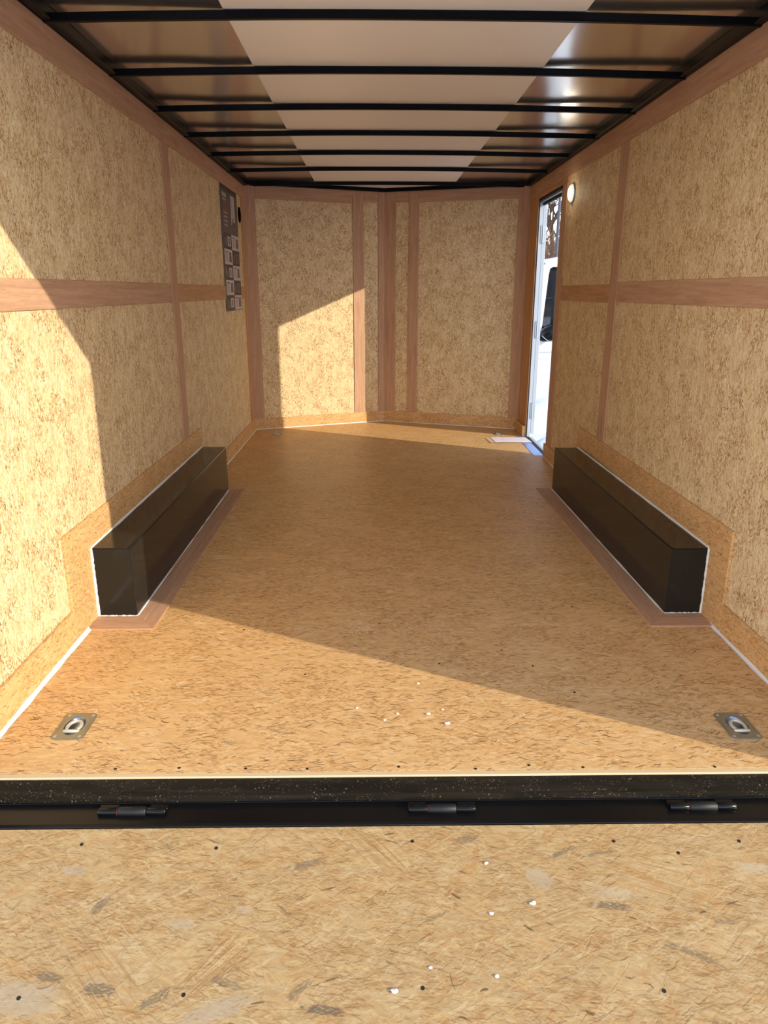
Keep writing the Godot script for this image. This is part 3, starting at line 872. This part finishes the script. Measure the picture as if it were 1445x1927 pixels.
func make_dring() -> Node3D:
	var o := Node3D.new()
	var n := 48
	var rounded := func(hx: float, hz: float, r: float, y: float) -> Array:
		var out := []
		for k in n:
			var t := TAU * k / n
			# meet the rounded rectangle along this direction
			var dir := Vector2(cos(t) * 0.82, sin(t) * 1.35).normalized()
			var lo := 0.0
			var hi := 0.3
			for it in 24:
				var mid := (lo + hi) / 2
				var q := (dir * mid).abs() - Vector2(hx - r, hz - r)
				var dist := Vector2(maxf(q.x, 0), maxf(q.y, 0)).length() + minf(maxf(q.x, q.y), 0.0) - r
				if dist > 0:
					hi = mid
				else:
					lo = mid
			out.append(Vector3(dir.x * lo, y, dir.y * lo))
		return out
	var ell := func(r: float, y: float) -> Array:
		return circle(Vector3(0, y, 0), Vector3(r * 0.82, 0, 0), Vector3(0, 0, r * 1.35), n)
	var plate := new_st()
	rings(plate, [rounded.call(0.0475, 0.0705, 0.016, 0.0003), rounded.call(0.0475, 0.0705, 0.016, 0.0022), rounded.call(0.0462, 0.0692, 0.015, 0.0032), ell.call(0.036, 0.0032)])
	part("plate", plate, M.zinc, o)
	mesh_part("cup", ring_mesh([ell.call(0.0362, 0.0033), ell.call(0.0352, 0.0028), ell.call(0.0335, -0.004), ell.call(0.030, -0.011), ell.call(0.022, -0.015), ell.call(0.010, -0.0165)], false, true), M.zinc_cup, o)
	# ring lying in the cup with a straight bar on the near side
	var path := []
	for k in 25:
		var t := lerpf(PI * 0.78, PI * 2.22, k / 24.0)
		path.append(Vector3(cos(t) * 0.0195, 0.003, 0.004 + sin(t) * 0.029))
	mesh_part("ring", tube_mesh(path, 0.0052, 10), M.zinc_ring, o)
	mesh_part("hinge_bar", tube_mesh([Vector3(-0.024, 0.002, 0.028), Vector3(-0.022, 0.002, 0.028), Vector3(0.022, 0.002, 0.028), Vector3(0.024, 0.002, 0.028)], [0.004, 0.0058, 0.0058, 0.004], 12), M.zinc_ring, o)
	for sx in [-1, 1]:
		for sz in [-1, 1]:
			var at := Vector3(0.0365 * sx, 0.0032, 0.056 * sz)
			mesh_part("bolt_head", ring_mesh([circle(at, Vector3(0.0058, 0, 0), Vector3(0, 0, 0.0058), 14), circle(at + Vector3(0, 0.0012, 0), Vector3(0.0046, 0, 0), Vector3(0, 0, 0.0046), 14), circle(at + Vector3(0, 0.0002, 0), Vector3(0.002, 0, 0), Vector3(0, 0, 0.002), 14)], false, true), M.zinc_bright, o)
	for sx in [-1, 1]:
		board(o, "rib", M.zinc, Vector3(0.041 * sx - 0.0011, 0.003, -0.032), Vector3(0.041 * sx + 0.0011, 0.0042, 0.032), Vector2.ZERO, false, 0.0004)
	return o

func make_fittings() -> void:
	var names := ["zinc tie-down ring set in the sunlit rear floor beside the left wall", "zinc tie-down ring set in the shaded rear floor beside the right wall", "small tie-down ring far away on the floor at the left front corner", "small dark tie-down ring far away on the floor near the side doorway"]
	var first := make_dring()
	for i in 4:
		var o: Node3D = first if i == 0 else first.duplicate()
		put(o, "tie_down_ring", self)
		o.position = DRINGS[i]
		tag(o, names[i], "tie-down ring", "floor tie-down rings")

	# poster on the left wall
	var im := Image.create(330, 456, false, Image.FORMAT_RGBA8)
	im.fill(c8(92, 84, 80))
	im.fill_rect(Rect2i(0, 0, 12, 456), c8(40, 34, 32))
	im.fill_rect(Rect2i(0, 0, 330, 16), c8(58, 52, 50))
	var glow := stroke_stamps(RandomNumberGenerator.new(), 6, Vector2(60, 120), Vector2(40, 70), 0.3, 0.4, [c8(128, 70, 62)], Vector2(0.2, 0.35), 0.1, 0.02)
	for k in 6:
		im.blend_rect(glow[k], Rect2i(0, 0, glow[k].get_width(), glow[k].get_height()), Vector2i(10 + k * 12, 30 + k * 8))
	for k in 9:   # pale heading, too small to read in the photograph
		im.fill_rect(Rect2i(26 + k * 9, 26, 6, 14), c8(205, 200, 196))
	for k in 6:
		im.fill_rect(Rect2i(26 + k * 12, 46, 9, 6), c8(190, 184, 180))
	im.fill_rect(Rect2i(190, 22, 84, 108), c8(196, 184, 178))
	im.fill_rect(Rect2i(200, 30, 30, 92), c8(176, 164, 160))
	im.fill_rect(Rect2i(262, 22, 12, 108), c8(160, 148, 146))
	im.fill_rect(Rect2i(206, 118, 66, 16), c8(84, 72, 68))
	im.fill_rect(Rect2i(216, 104, 18, 30), c8(70, 60, 58))
	for row in 4:
		for k in 5:
			im.fill_rect(Rect2i(40 + k * 15, 92 + row * 15, 10 + (k * 7 + row * 3) % 5, 6), c8(178, 168, 160))
	for row in 5:
		for col in 2:
			var x := 14 + col * 158
			var y := 168 + row * 57 + (1 if row else 0)
			var is_dark := (row + col) % 2 == 0
			im.fill_rect(Rect2i(x, y, 156, 56), c8(62, 53, 50) if is_dark else c8(196, 184, 180))
			if is_dark:
				im.fill_rect(Rect2i(x + 16, y + 16, 40, 30), c8(98, 90, 84))
				im.fill_rect(Rect2i(x + 74, y + 10, 64, 36), c8(186, 172, 166) if row % 2 == 0 else c8(112, 98, 90))
				im.fill_rect(Rect2i(x + 96, y + 16, 18, 24), c8(110, 62, 48) if row == 4 else c8(58, 48, 44))
			else:
				for line in 5:
					im.fill_rect(Rect2i(x + 16, y + 8 + line * 8, 58 - (line * 13) % 17, 4), c8(158, 146, 142) if line else c8(92, 78, 74))
				im.fill_rect(Rect2i(x + 90, y + 10, 48, 36), c8(104, 88, 86))
				im.fill_rect(Rect2i(x + 100, y + 16, 26, 8), c8(136, 122, 118))
	for k in 3:
		im.fill_rect(Rect2i(20, 292 + k * 9, 8, 5), c8(214, 206, 202))
	var pm := StandardMaterial3D.new()
	pm.albedo_texture = ImageTexture.create_from_image(im)
	pm.roughness = 0.5
	pm.texture_repeat = false
	var po := base("poster", Vector3(-1.2395, 1.117, -4.47), "tall dark poster with a chequered grid of pale and dark panels on the left wall", "poster")
	var st := new_st()
	bbox(st, Vector3(0, 0, -0.336), Vector3(0.0008, 0.915, 0.336), 0.0002)
	part("backing", st, M.paper, po)
	st = new_st()
	quad(st, Vector3(0.0012, 0.915, 0.335), Vector3(0.0012, 0.915, -0.335), Vector3(0.0012, 0.0, -0.335), Vector3(0.0012, 0.0, 0.335), Vector3.RIGHT, [Vector2(0, 0), Vector2(1, 0), Vector2(1, 1), Vector2(0, 1)])
	part("print", st, pm, po)
	po.position.x = -1.2395 + 0.0065

	# round black vent by the poster
	var v := base("round_vent", Vector3(-1.24, 1.885, -4.943), "round black vent hole cover high on the left wall beside the poster", "vent")
	var vent_black := plain(Color(0.06, 0.05, 0.05), 0.8, 0.0, 0.1)
	var ax := func(r: float, d: float) -> Array: return circle(Vector3(d, 0, 0), Vector3(0, r, 0), Vector3(0, 0, r), 28)
	mesh_part("rim", ring_mesh([ax.call(0.063, 0.0), ax.call(0.063, 0.004), ax.call(0.058, 0.006), ax.call(0.053, 0.003)]), vent_black, v)
	mesh_part("bowl", ring_mesh([ax.call(0.053, 0.003), ax.call(0.05, 0.0008)], false, true), vent_black, v)
	for k in 5:
		board(v, "louvre", vent_black, Vector3(0.001, -0.036 + k * 0.018 - 0.003, -0.045), Vector3(0.0035, -0.036 + k * 0.018 + 0.003, 0.045), Vector2.ZERO, false, 0.0008)

	# dome lamp by the side door
	var w: Node3D = get_node("wall_right")
	var l := base("dome_lamp", w.transform * Vector3(1.512, 1.915, 0.0), "white round dome lamp high on the right wall beside the side doorway", "lamp")
	l.basis = w.basis
	var cz := func(r: float, d: float) -> Array: return circle(Vector3(0, 0, d), Vector3(r, 0, 0), Vector3(0, r, 0), 32)
	mesh_part("base_ring", ring_mesh([cz.call(0.066, 0.0), cz.call(0.066, 0.006), cz.call(0.061, 0.011), cz.call(0.056, 0.010)], false, false), M.alu, l)
	var lens := StandardMaterial3D.new()
	lens.albedo_color = Color(0.92, 0.9, 0.86)
	lens.roughness = 0.35
	lens.emission_enabled = true
	lens.emission = Color(1.0, 0.95, 0.86)
	lens.emission_energy_multiplier = 0.8
	mesh_part("lens", ring_mesh([cz.call(0.057, 0.009), cz.call(0.055, 0.018), cz.call(0.047, 0.026), cz.call(0.033, 0.032), cz.call(0.016, 0.035), cz.call(0.003, 0.0355)], false, true), lens, l)
	board(l, "switch", M.alu, Vector3(-0.012, -0.075, 0.003), Vector3(0.012, -0.055, 0.016), Vector2.ZERO, false, 0.003)
	var bulb := OmniLight3D.new()
	bulb.name = "lamp_light"
	bulb.light_color = Color(1.0, 0.95, 0.86)
	bulb.light_energy = 0.012
	bulb.light_size = 0.05
	bulb.omni_range = 8.0
	bulb.omni_attenuation = 2.0
	bulb.shadow_enabled = true
	l.add_child(bulb)
	bulb.position = Vector3(0, 0, 0.075)

	# papers by the side doorway
	var im2 := Image.create(256, 180, false, Image.FORMAT_RGBA8)
	im2.fill(c8(226, 214, 220))
	var prng := RandomNumberGenerator.new()
	prng.seed = 77
	scatter(im2, prng, stroke_stamps(prng, 12, Vector2(10, 50), Vector2(3, 14), 0.0, 0.2, [c8(178, 164, 178), c8(198, 184, 190), c8(214, 208, 196)], Vector2(0.3, 0.6), 0.1, 0.05), 26)
	var pm2 := StandardMaterial3D.new()
	pm2.albedo_texture = ImageTexture.create_from_image(im2)
	pm2.roughness = 0.6
	paper_sheet("paper_sheet", pm2, Vector3(1.105, 0.0, -4.675), Vector2(0.32, 0.235), 0.004, "pale printed paper sheet on top, lying on the floor at the side doorway")
	paper_sheet("paper_sheet", plain(Color(0.80, 0.68, 0.52), 0.7), Vector3(1.06, 0.0, -4.668), Vector2(0.32, 0.235), 0.0012, "tan paper sheet lying under the pale printed sheet at the side doorway")

func paper_sheet(called: String, mat: Material, at: Vector3, size: Vector2, lift: float, label: String) -> void:
	var o := base(called, at, label, "paper", "papers by the side doorway")
	var st := new_st()
	var nx := 10
	var pts := []
	for i in nx + 1:
		var u := float(i) / nx
		var y := lift + 0.0025 * absf(sin(u * 3.0 + 0.4)) * (1.0 - u) + 0.0006
		pts.append([Vector3((u - 0.5) * size.x, y, -size.y / 2), Vector3((u - 0.5) * size.x + 0.012, y + 0.001, size.y / 2)])
	for i in nx:
		var uv := [Vector2(float(i) / nx, 0), Vector2(float(i + 1) / nx, 0), Vector2(float(i + 1) / nx, 1), Vector2(float(i) / nx, 1)]
		quad(st, pts[i][0], pts[i + 1][0], pts[i + 1][1], pts[i][1], Vector3.UP, uv)
		var dn := Vector3(0, -0.0005, 0)
		quad(st, pts[i][0] + dn, pts[i + 1][0] + dn, pts[i + 1][1] + dn, pts[i][1] + dn, Vector3.DOWN, uv)
		quad(st, pts[i][1], pts[i + 1][1], pts[i + 1][1] + dn, pts[i][1] + dn, Vector3.BACK, uv)
	part("sheet", st, mat, o)

# ---------------------------------------------------------------- crumbs
func make_crumbs() -> void:
	var rng := RandomNumberGenerator.new()
	rng.seed = 5
	var floor_list := [[0.112, -0.24, 0.0095, "largest white crumb on the sunlit rear floor, right of its neighbours"], [0.058, -0.294, 0.0075, "oval white crumb on the rear floor, just left of the largest crumb"], [-0.079, -0.263, 0.006, "small round white crumb on the rear floor nearest the sill, left of the large ones"], [-0.166, -0.333, 0.005, "leftmost small white crumb on the sunlit rear floor"], [-0.039, -0.298, 0.005, "small white crumb on the rear floor midway between leftmost and oval crumbs"], [0.037, -0.481, 0.0055, "white crumb on the floor closest to the shadow edge"], [0.105, -0.32, 0.005, "small white crumb on the rear floor behind the largest one"]]
	for f in floor_list:
		crumb(Vector3(f[0], 0.0, f[1]), f[2], f[3], rng, Vector3.UP)
	var n := Vector3(0, 1, 0.27).normalized()
	var ramp_list := [[0.253, 0.362, 0.0085, "bright white crumb with dark shadow on the right half of the ramp"], [-0.072, 0.538, 0.009, "ragged white crumb near the bottom middle of the ramp"], [0.154, 0.383, 0.006, "small white crumb on the ramp just left of the bright one"], [0.007, 0.494, 0.005, "tiny white crumb on the ramp above and right of the ragged one"], [0.147, 0.512, 0.006, "small white crumb on the lower ramp right of the ragged one"], [0.158, 0.265, 0.006, "pale crumb high on the ramp below the middle hinge"]]
	for f in ramp_list:
		crumb(Vector3(f[0], -0.030 - 0.27 * (f[1] - 0.162), f[1]), f[2], f[3], rng, n)

func make_dust() -> void:
	# scuffed patches of tiny white flakes on the shaded floor
	var rng := RandomNumberGenerator.new()
	rng.seed = 21
	var st := new_st()
	for c in [[-0.16, -0.885, 0.05, 60], [-0.20, -0.92, 0.04, 20], [0.125, -0.925, 0.04, 36], [0.10, -0.80, 0.05, 30], [-0.08, -0.81, 0.05, 14], [0.16, -0.87, 0.03, 14]]:
		for k in c[3]:
			var p := Vector3(c[0] + rng.randfn(0, c[2]), 0.0004, c[1] + rng.randfn(0, c[2] * 0.7))
			var r := rng.randf_range(0.0006, 0.0022)
			var a := Vector3(r * rng.randf_range(0.8, 2.0), 0, r * rng.randf_range(-0.5, 0.5))
			var b := Vector3(r * rng.randf_range(-0.4, 0.4), 0, r)
			var top := p + Vector3(0, r * 0.6, 0)
			var cs := [p - a, p - b, p + a, p + b]
			for i in 4:
				var n := Vector3(0, 1, 0)
				tri(st, [cs[i], cs[(i + 1) % 4], top], [n, n, n], [Vector2.ZERO, Vector2.ZERO, Vector2.ZERO])
	var o := part("sawdust", st, M.foam, self)
	tag(o, "scattered tiny white flakes in patches on the shaded floor near the shadow edge", "dust", "", "stuff")

func crumb(at: Vector3, r: float, label: String, rng: RandomNumberGenerator, n: Vector3) -> void:
	var list := []
	for i in 5:
		var lat := PI * (0.12 + 0.76 * i / 4.0)
		var ring := []
		for k in 9:
			var t := TAU * k / 9
			var s := rng.randf_range(0.7, 1.25)
			ring.append(Vector3(sin(lat) * cos(t) * r * s * 0.85, maxf(r * 0.42 * (1.0 + cos(lat)) * rng.randf_range(0.6, 1.3), 0.0003), sin(lat) * sin(t) * r * s * 0.6))
		list.append(ring)
	var st := new_st()
	rings(st, list, false, true, true)
	var o := part("crumb", st, M.foam, self)
	o.position = at
	o.quaternion = Quaternion(Vector3.UP, n)
	tag(o, label, "crumb", "white crumbs scattered on floor and ramp")

# ---------------------------------------------------------------- outdoors
func ground_y(x: float, z: float) -> float:
	var h := -0.56
	h += 0.24 * smoothstep(-6.0, -10.5, z)
	h += 0.70 * exp(-pow((z + 8.45) / 0.45, 2.0)) * smoothstep(1.5, 2.0, x)
	h += 1.05 * smoothstep(-11.5, -15.5, z)
	h += 0.35 * smoothstep(-15.5, -22.0, z)
	return h

func make_outdoors() -> void:
	var noise := clump_noise(31, 1.1)
	noise.fractal_octaves = 3
	var xs := [-60.0, -30.0, -15.0, -8.0, -4.0, -2.0, 0.0, 1.3]
	var x := 1.4
	while x < 4.6:
		xs.append(x)
		x += 0.06
	xs += [5.0, 6.0, 8.0, 12.0, 20.0, 40.0, 60.0]
	var zs := [60.0, 40.0, 25.0, 15.0, 8.0, 4.0, 2.2, 1.0, 0.0, -2.0, -4.0]
	var z := -4.3
	while z > -14.5:
		zs.append(z)
		z -= 0.06
	zs += [-15.0, -15.5, -16.0, -17.0, -18.5, -20.0, -22.0, -25.0, -30.0, -40.0, -60.0]
	var lumps := [[1.86, -6.2, 0.3, 0.15, 0.13], [2.15, -6.6, 0.28, 0.14, 0.12], [1.62, -5.7, 0.2, 0.12, 0.10], [2.3, -7.9, 0.4, 0.16, 0.15], [2.05, -7.0, 0.2, 0.1, 0.1], [1.95, -7.75, 0.35, 0.16, 0.14], [2.35, -8.6, 0.35, 0.16, 0.13], [2.6, -8.2, 0.3, 0.14, 0.13], [1.75, -5.35, 0.3, 0.12, 0.12]]
	var st := new_st()
	var pts := []
	for i in xs.size():
		var row := []
		for k in zs.size():
			var px: float = xs[i]
			var pz: float = zs[k]
			var y := ground_y(px, pz)
			var near := smoothstep(1.3, 1.6, px) * (1.0 - smoothstep(4.4, 5.0, px)) * smoothstep(-3.9, -4.6, pz)
			y += near * (0.045 * noise.get_noise_2d(px * 0.6, pz * 0.9) + 0.02 * noise.get_noise_2d(px * 3.0 + 9.0, pz * 3.0))
			for l in lumps:
				var q := Vector2((px - l[0]) / l[2], (pz - l[1]) / l[3])
				y += near * l[4] * exp(-q.length_squared() * q.length_squared())
			row.append(Vector3(px, y, pz))
		pts.append(row)
	for i in xs.size() - 1:
		for k in zs.size() - 1:
			for v in [[i, k], [i + 1, k], [i + 1, k + 1], [i, k], [i + 1, k + 1], [i, k + 1]]:
				st.set_smooth_group(0)
				st.set_uv(Vector2.ZERO)
				st.add_vertex(pts[v[0]][v[1]])
	st.generate_normals()
	var g := part("ground", st, M.snow, self)
	tag(g, "bright rutted snow covering the ground outside the side doorway", "snow", "", "structure")

	make_van()
	make_fence()
	make_trees()

func make_van() -> void:
	var o := base("van", Vector3(3.4, -0.32, -9.3), "white vehicle with dark side window and black mirror, outside the side doorway", "van")
	var c := o.position
	var white := plain(Color(0.86, 0.87, 0.88), 0.3)
	var body := CSGCombiner3D.new()
	put(body, "body", o)
	var shell := CSGPolygon3D.new()
	var prof := [[1.2, 0.02], [1.15, 0.5], [1.3, 0.74], [2.05, 0.86], [2.38, 1.66], [2.55, 1.745], [5.9, 1.76], [6.0, 1.6], [6.02, 0.02]]
	var poly := PackedVector2Array()
	for p in prof:
		poly.append(Vector2(p[0] - c.x, p[1] - c.y))
	shell.polygon = poly
	shell.depth = 1.8
	shell.material = white
	shell.name = "shell"
	body.add_child(shell)
	shell.position = Vector3.ZERO
	var hollow := CSGBox3D.new()
	hollow.name = "cabin"
	hollow.operation = CSGShape3D.OPERATION_SUBTRACTION
	hollow.size = Vector3(3.4, 1.15, 1.66)
	hollow.position = Vector3(4.05 - c.x, 1.09 - c.y, -0.9)
	hollow.material = plain(Color(0.08, 0.08, 0.085), 0.8)
	body.add_child(hollow)
	var outline := func(pull: float) -> PackedVector2Array:
		var a := PackedVector2Array()
		var pts := [[2.366, 0.70], [2.422, 1.50], [2.436, 1.58], [2.475, 1.605], [3.35, 1.60], [3.40, 1.55], [3.40, 0.70]]
		var mid := Vector2(2.9, 1.2)
		for p in pts:
			a.append((Vector2(p[0], p[1]) - mid) * pull + mid - Vector2(c.x, c.y))
		return a
	var hole := CSGPolygon3D.new()
	hole.name = "window_hole"
	hole.operation = CSGShape3D.OPERATION_SUBTRACTION
	hole.polygon = outline.call(1.0)
	hole.depth = 2.4
	hole.material = M.black_flat
	body.add_child(hole)
	hole.position = Vector3(0, 0, 0.3)
	for wx in [1.85, 5.0]:
		var arch := CSGCylinder3D.new()
		arch.name = "wheel_arch"
		arch.operation = CSGShape3D.OPERATION_SUBTRACTION
		arch.radius = 0.38
		arch.height = 2.4
		arch.sides = 32
		arch.rotation.x = PI / 2
		arch.material = M.black_flat
		body.add_child(arch)
		arch.position = Vector3(wx - c.x, 0.02 - c.y, -0.9)
	var glass := StandardMaterial3D.new()
	glass.albedo_color = Color(0.10, 0.12, 0.14, 0.42)
	glass.transparency = BaseMaterial3D.TRANSPARENCY_ALPHA
	glass.roughness = 0.3
	glass.metallic_specular = 0.2
	for gz in [-0.03, -1.775]:
		var st := new_st()
		var pl: PackedVector2Array = outline.call(1.005)
		var idx := Geometry2D.triangulate_polygon(pl)
		for f in [[gz, 1.0], [gz - 0.004, -1.0]]:
			for k in range(0, idx.size(), 3):
				var tri_p := []
				for j in 3:
					tri_p.append(Vector3(pl[idx[k + j]].x, pl[idx[k + j]].y, f[0]))
				var nn := Vector3(0, 0, f[1])
				tri(st, tri_p, [nn, nn, nn], [Vector2.ZERO, Vector2.ZERO, Vector2.ZERO])
		part("side_glass", st, glass, o)
	# mirror housing, tapering towards its outer end
	var list := []
	for q in [[2.30, 0.64, 0.012], [2.32, 0.65, 0.065], [2.36, 0.665, 0.095], [2.44, 0.69, 0.115], [2.53, 0.71, 0.125], [2.61, 0.72, 0.11], [2.64, 0.72, 0.04]]:
		list.append(circle(Vector3(q[0] - c.x, q[1] - c.y, 0.16), Vector3(0, q[2] * 1.05, 0), Vector3(0, 0, q[2]), 16))
	mesh_part("mirror", ring_mesh(list, true, true), M.black, o)
	board(o, "mirror_arm", M.black, Vector3(2.44 - c.x, 0.74 - c.y, -0.02), Vector3(2.62 - c.x, 0.80 - c.y, 0.14), Vector2.ZERO, false, 0.01)
	mesh_part("chrome_line", tube_mesh([Vector3(2.325 - c.x, 0.655 - c.y, 0.245), Vector3(2.37 - c.x, 0.615 - c.y, 0.25), Vector3(2.43 - c.x, 0.575 - c.y, 0.245)], 0.006, 6), M.alu, o)
	board(o, "belt_moulding", plain(Color(0.75, 0.77, 0.8), 0.3), Vector3(2.1 - c.x, 0.40 - c.y, -0.002), Vector3(5.9 - c.x, 0.435 - c.y, 0.012), Vector2.ZERO, false, 0.004)
	for wx in [1.85, 5.0]:
		for wz in [-0.14, -1.62]:
			var ct := Vector3(wx - c.x, 0.33, wz)
			var tyre := []
			for q in [[0.17, -0.1], [0.30, -0.11], [0.33, -0.08], [0.33, 0.08], [0.30, 0.11], [0.17, 0.1]]:
				tyre.append(circle(ct + Vector3(0, 0, q[1]), Vector3(q[0], 0, 0), Vector3(0, q[0], 0), 28))
			var wheel := Node3D.new()
			put(wheel, "wheel", o)
			mesh_part("tyre", ring_mesh(tyre, true, true), M.rubber, wheel)
			mesh_part("rim", ring_mesh([circle(ct + Vector3(0, 0, 0.1), Vector3(0.17, 0, 0), Vector3(0, 0.17, 0), 28), circle(ct + Vector3(0, 0, 0.105), Vector3(0.16, 0, 0), Vector3(0, 0.16, 0), 28), circle(ct + Vector3(0, 0, 0.085), Vector3(0.05, 0, 0), Vector3(0, 0.05, 0), 28)], false, true), M.alu, wheel)

func make_fence() -> void:
	var o := base("board_fence", Vector3(4.3, ground_y(4.3, -16.3), -16.3), "dark board fence with one pale rail, beyond the white vehicle", "fence")
	var dark := plain(Color(0.16, 0.16, 0.17), 0.8)
	var rng := RandomNumberGenerator.new()
	rng.seed = 9
	for k in 26:
		var x := -1.6 + k * 0.125
		var h := 1.0 + rng.randf_range(-0.02, 0.02)
		board(o, "board", dark, Vector3(x, -0.75, -0.012), Vector3(x + 0.112, h - 0.18, 0.012), Vector2.ZERO, false, 0.004)
	board(o, "rail", M.alu, Vector3(-1.6, 0.36, 0.013), Vector3(1.65, 0.385, 0.045), Vector2.ZERO, false, 0.004)
	board(o, "rail", dark, Vector3(-1.6, 0.0, -0.05), Vector3(1.65, 0.09, -0.013), Vector2.ZERO, false, 0.004)
	var p := base("pole", Vector3(3.225, ground_y(3.225, -12.3), -12.3), "thin dark grey pole outside, seen past the near side of the doorway", "pole")
	mesh_part("shaft", tube_mesh([Vector3(0, -0.1, 0), Vector3(0, 2.0, 0), Vector3(0, 5.2, 0)], [0.03, 0.028, 0.024], 12), plain(Color(0.25, 0.27, 0.32), 0.6), p)
	mesh_part("cap", tube_mesh([Vector3(0, 5.2, 0), Vector3(0, 5.23, 0)], [0.03, 0.02], 12), M.black_flat, p)
	# dry grass standing in the snow on the bank
	var st := new_st()
	for k in 900:
		var gx := rng.randf_range(2.6, 4.8)
		var gz := rng.randf_range(-16.15, -15.1)
		var b := Vector3(gx, ground_y(gx, gz) - 0.02, gz)
		var t := b + Vector3(rng.randfn(0, 0.07), rng.randf_range(0.12, 0.34), rng.randfn(0, 0.05))
		var w := Vector3(0.005, 0, 0)
		quad(st, b - w, b + w, t + w * 0.2, t - w * 0.2, Vector3.BACK)
		w = Vector3(0, 0, 0.005)
		quad(st, b - w, b + w, t + w * 0.2, t - w * 0.2, Vector3.RIGHT)
	var g := part("dry_grass", st, plain(Color(0.62, 0.53, 0.46), 0.9), self)
	tag(g, "pale dry grass standing in the snow behind the white vehicle", "grass", "", "stuff")

func make_trees() -> void:
	var bark := plain(Color(0.25, 0.19, 0.15), 0.9)
	var spots := [[Vector3(5.45, 0, -22.3), 8.0, 5, "bare brown tree beyond the fence, nearest of those seen through the doorway"], [Vector3(6.35, 0, -25.5), 9.0, 6, "bare brown tree farther back behind the nearest bare tree"], [Vector3(4.6, 0, -20.8), 6.5, 7, "slender bare tree beyond the fence left of the others"], [Vector3(7.3, 0, -28.5), 10.0, 8, "tall bare tree farthest back of those seen through the doorway"]]
	for s in spots:
		var at: Vector3 = s[0]
		at.y = ground_y(at.x, at.z)
		var o := base("bare_tree", at, s[3], "tree", "bare trees beyond the fence")
		var rng := RandomNumberGenerator.new()
		rng.seed = s[2]
		var trunk := new_st()
		var twig := new_st()
		grow(trunk, twig, Vector3(0, -0.1, 0), Vector3(rng.randfn(0, 0.06), 1, rng.randfn(0, 0.06)).normalized(), s[1] * 0.27, s[1] * 0.0075, 0, rng)
		part("trunk", trunk, bark, o)
		part("branches", twig, bark, o)
	var brush := plain(Color(0.42, 0.32, 0.25), 0.9)
	var places := [[4.45, -18.7, 1], [5.0, -20.7, 2], [5.6, -23.2, 3], [6.2, -25.8, 4], [3.9, -19.6, 5], [6.9, -28.4, 6]]
	var words := ["brown thicket directly behind the fence, nearest of the thickets", "brown thicket second in depth behind the fence", "brown thicket at the foot of the nearest bare tree", "brown thicket under the farther bare trees", "brown thicket behind the fence at the left, beside the nearest one", "brown thicket farthest back under the trees"]
	for i in places.size():
		var q = places[i]
		var o := base("bare_thicket", Vector3(q[0], ground_y(q[0], q[1]), q[1]), words[i], "thicket", "bare thickets beyond the fence")
		var rng := RandomNumberGenerator.new()
		rng.seed = 100 + q[2]
		var st := new_st()
		for k in 60:
			var dir := Vector3(rng.randfn(0, 0.45), 1.0, rng.randfn(0, 0.45)).normalized()
			grow(st, st, Vector3(rng.randfn(0, 0.4), -0.05, rng.randfn(0, 0.4)), dir, rng.randf_range(0.65, 1.15), 0.012, 4, rng)
		part("twigs", st, brush, o)

func grow(trunk: SurfaceTool, twig: SurfaceTool, p: Vector3, dir: Vector3, ln: float, r: float, depth: int, rng: RandomNumberGenerator) -> void:
	var sides := 7 if depth == 0 else (5 if depth < 3 else 3)
	var up := Vector3.UP if absf(dir.y) < 0.9 else Vector3.RIGHT
	var ax := dir.cross(up).normalized()
	var ay := ax.cross(dir).normalized()
	var bend := Vector3(rng.randfn(0, 0.12), rng.randf_range(0.0, 0.1), rng.randfn(0, 0.12)) * ln
	var mid := p + dir * ln * 0.5 + bend * 0.4
	var q := p + dir * ln + bend
	var r2 := r * 0.62
	var st := trunk if depth == 0 else twig
	rings(st, [circle(p, ax * r, ay * r, sides), circle(mid, ax * r * 0.8, ay * r * 0.8, sides), circle(q, ax * r2, ay * r2, sides)])
	if depth >= 6:
		return
	var kids := 5 if depth <= 1 else (3 if depth < 5 else 2)
	for k in kids:
		var side := (ax * rng.randfn(0, 1) + ay * rng.randfn(0, 1)).normalized()
		var nd := (dir * rng.randf_range(0.5, 1.0) + side * rng.randf_range(0.4, 0.9) + Vector3(0, 0.15, 0)).normalized()
		var start := q if k == 0 else mid.lerp(q, rng.randf_range(0.0, 1.0))
		grow(trunk, twig, start, nd, ln * rng.randf_range(0.62, 0.84), maxf(r2 * rng.randf_range(0.75, 1.0), 0.006), depth + 1, rng)
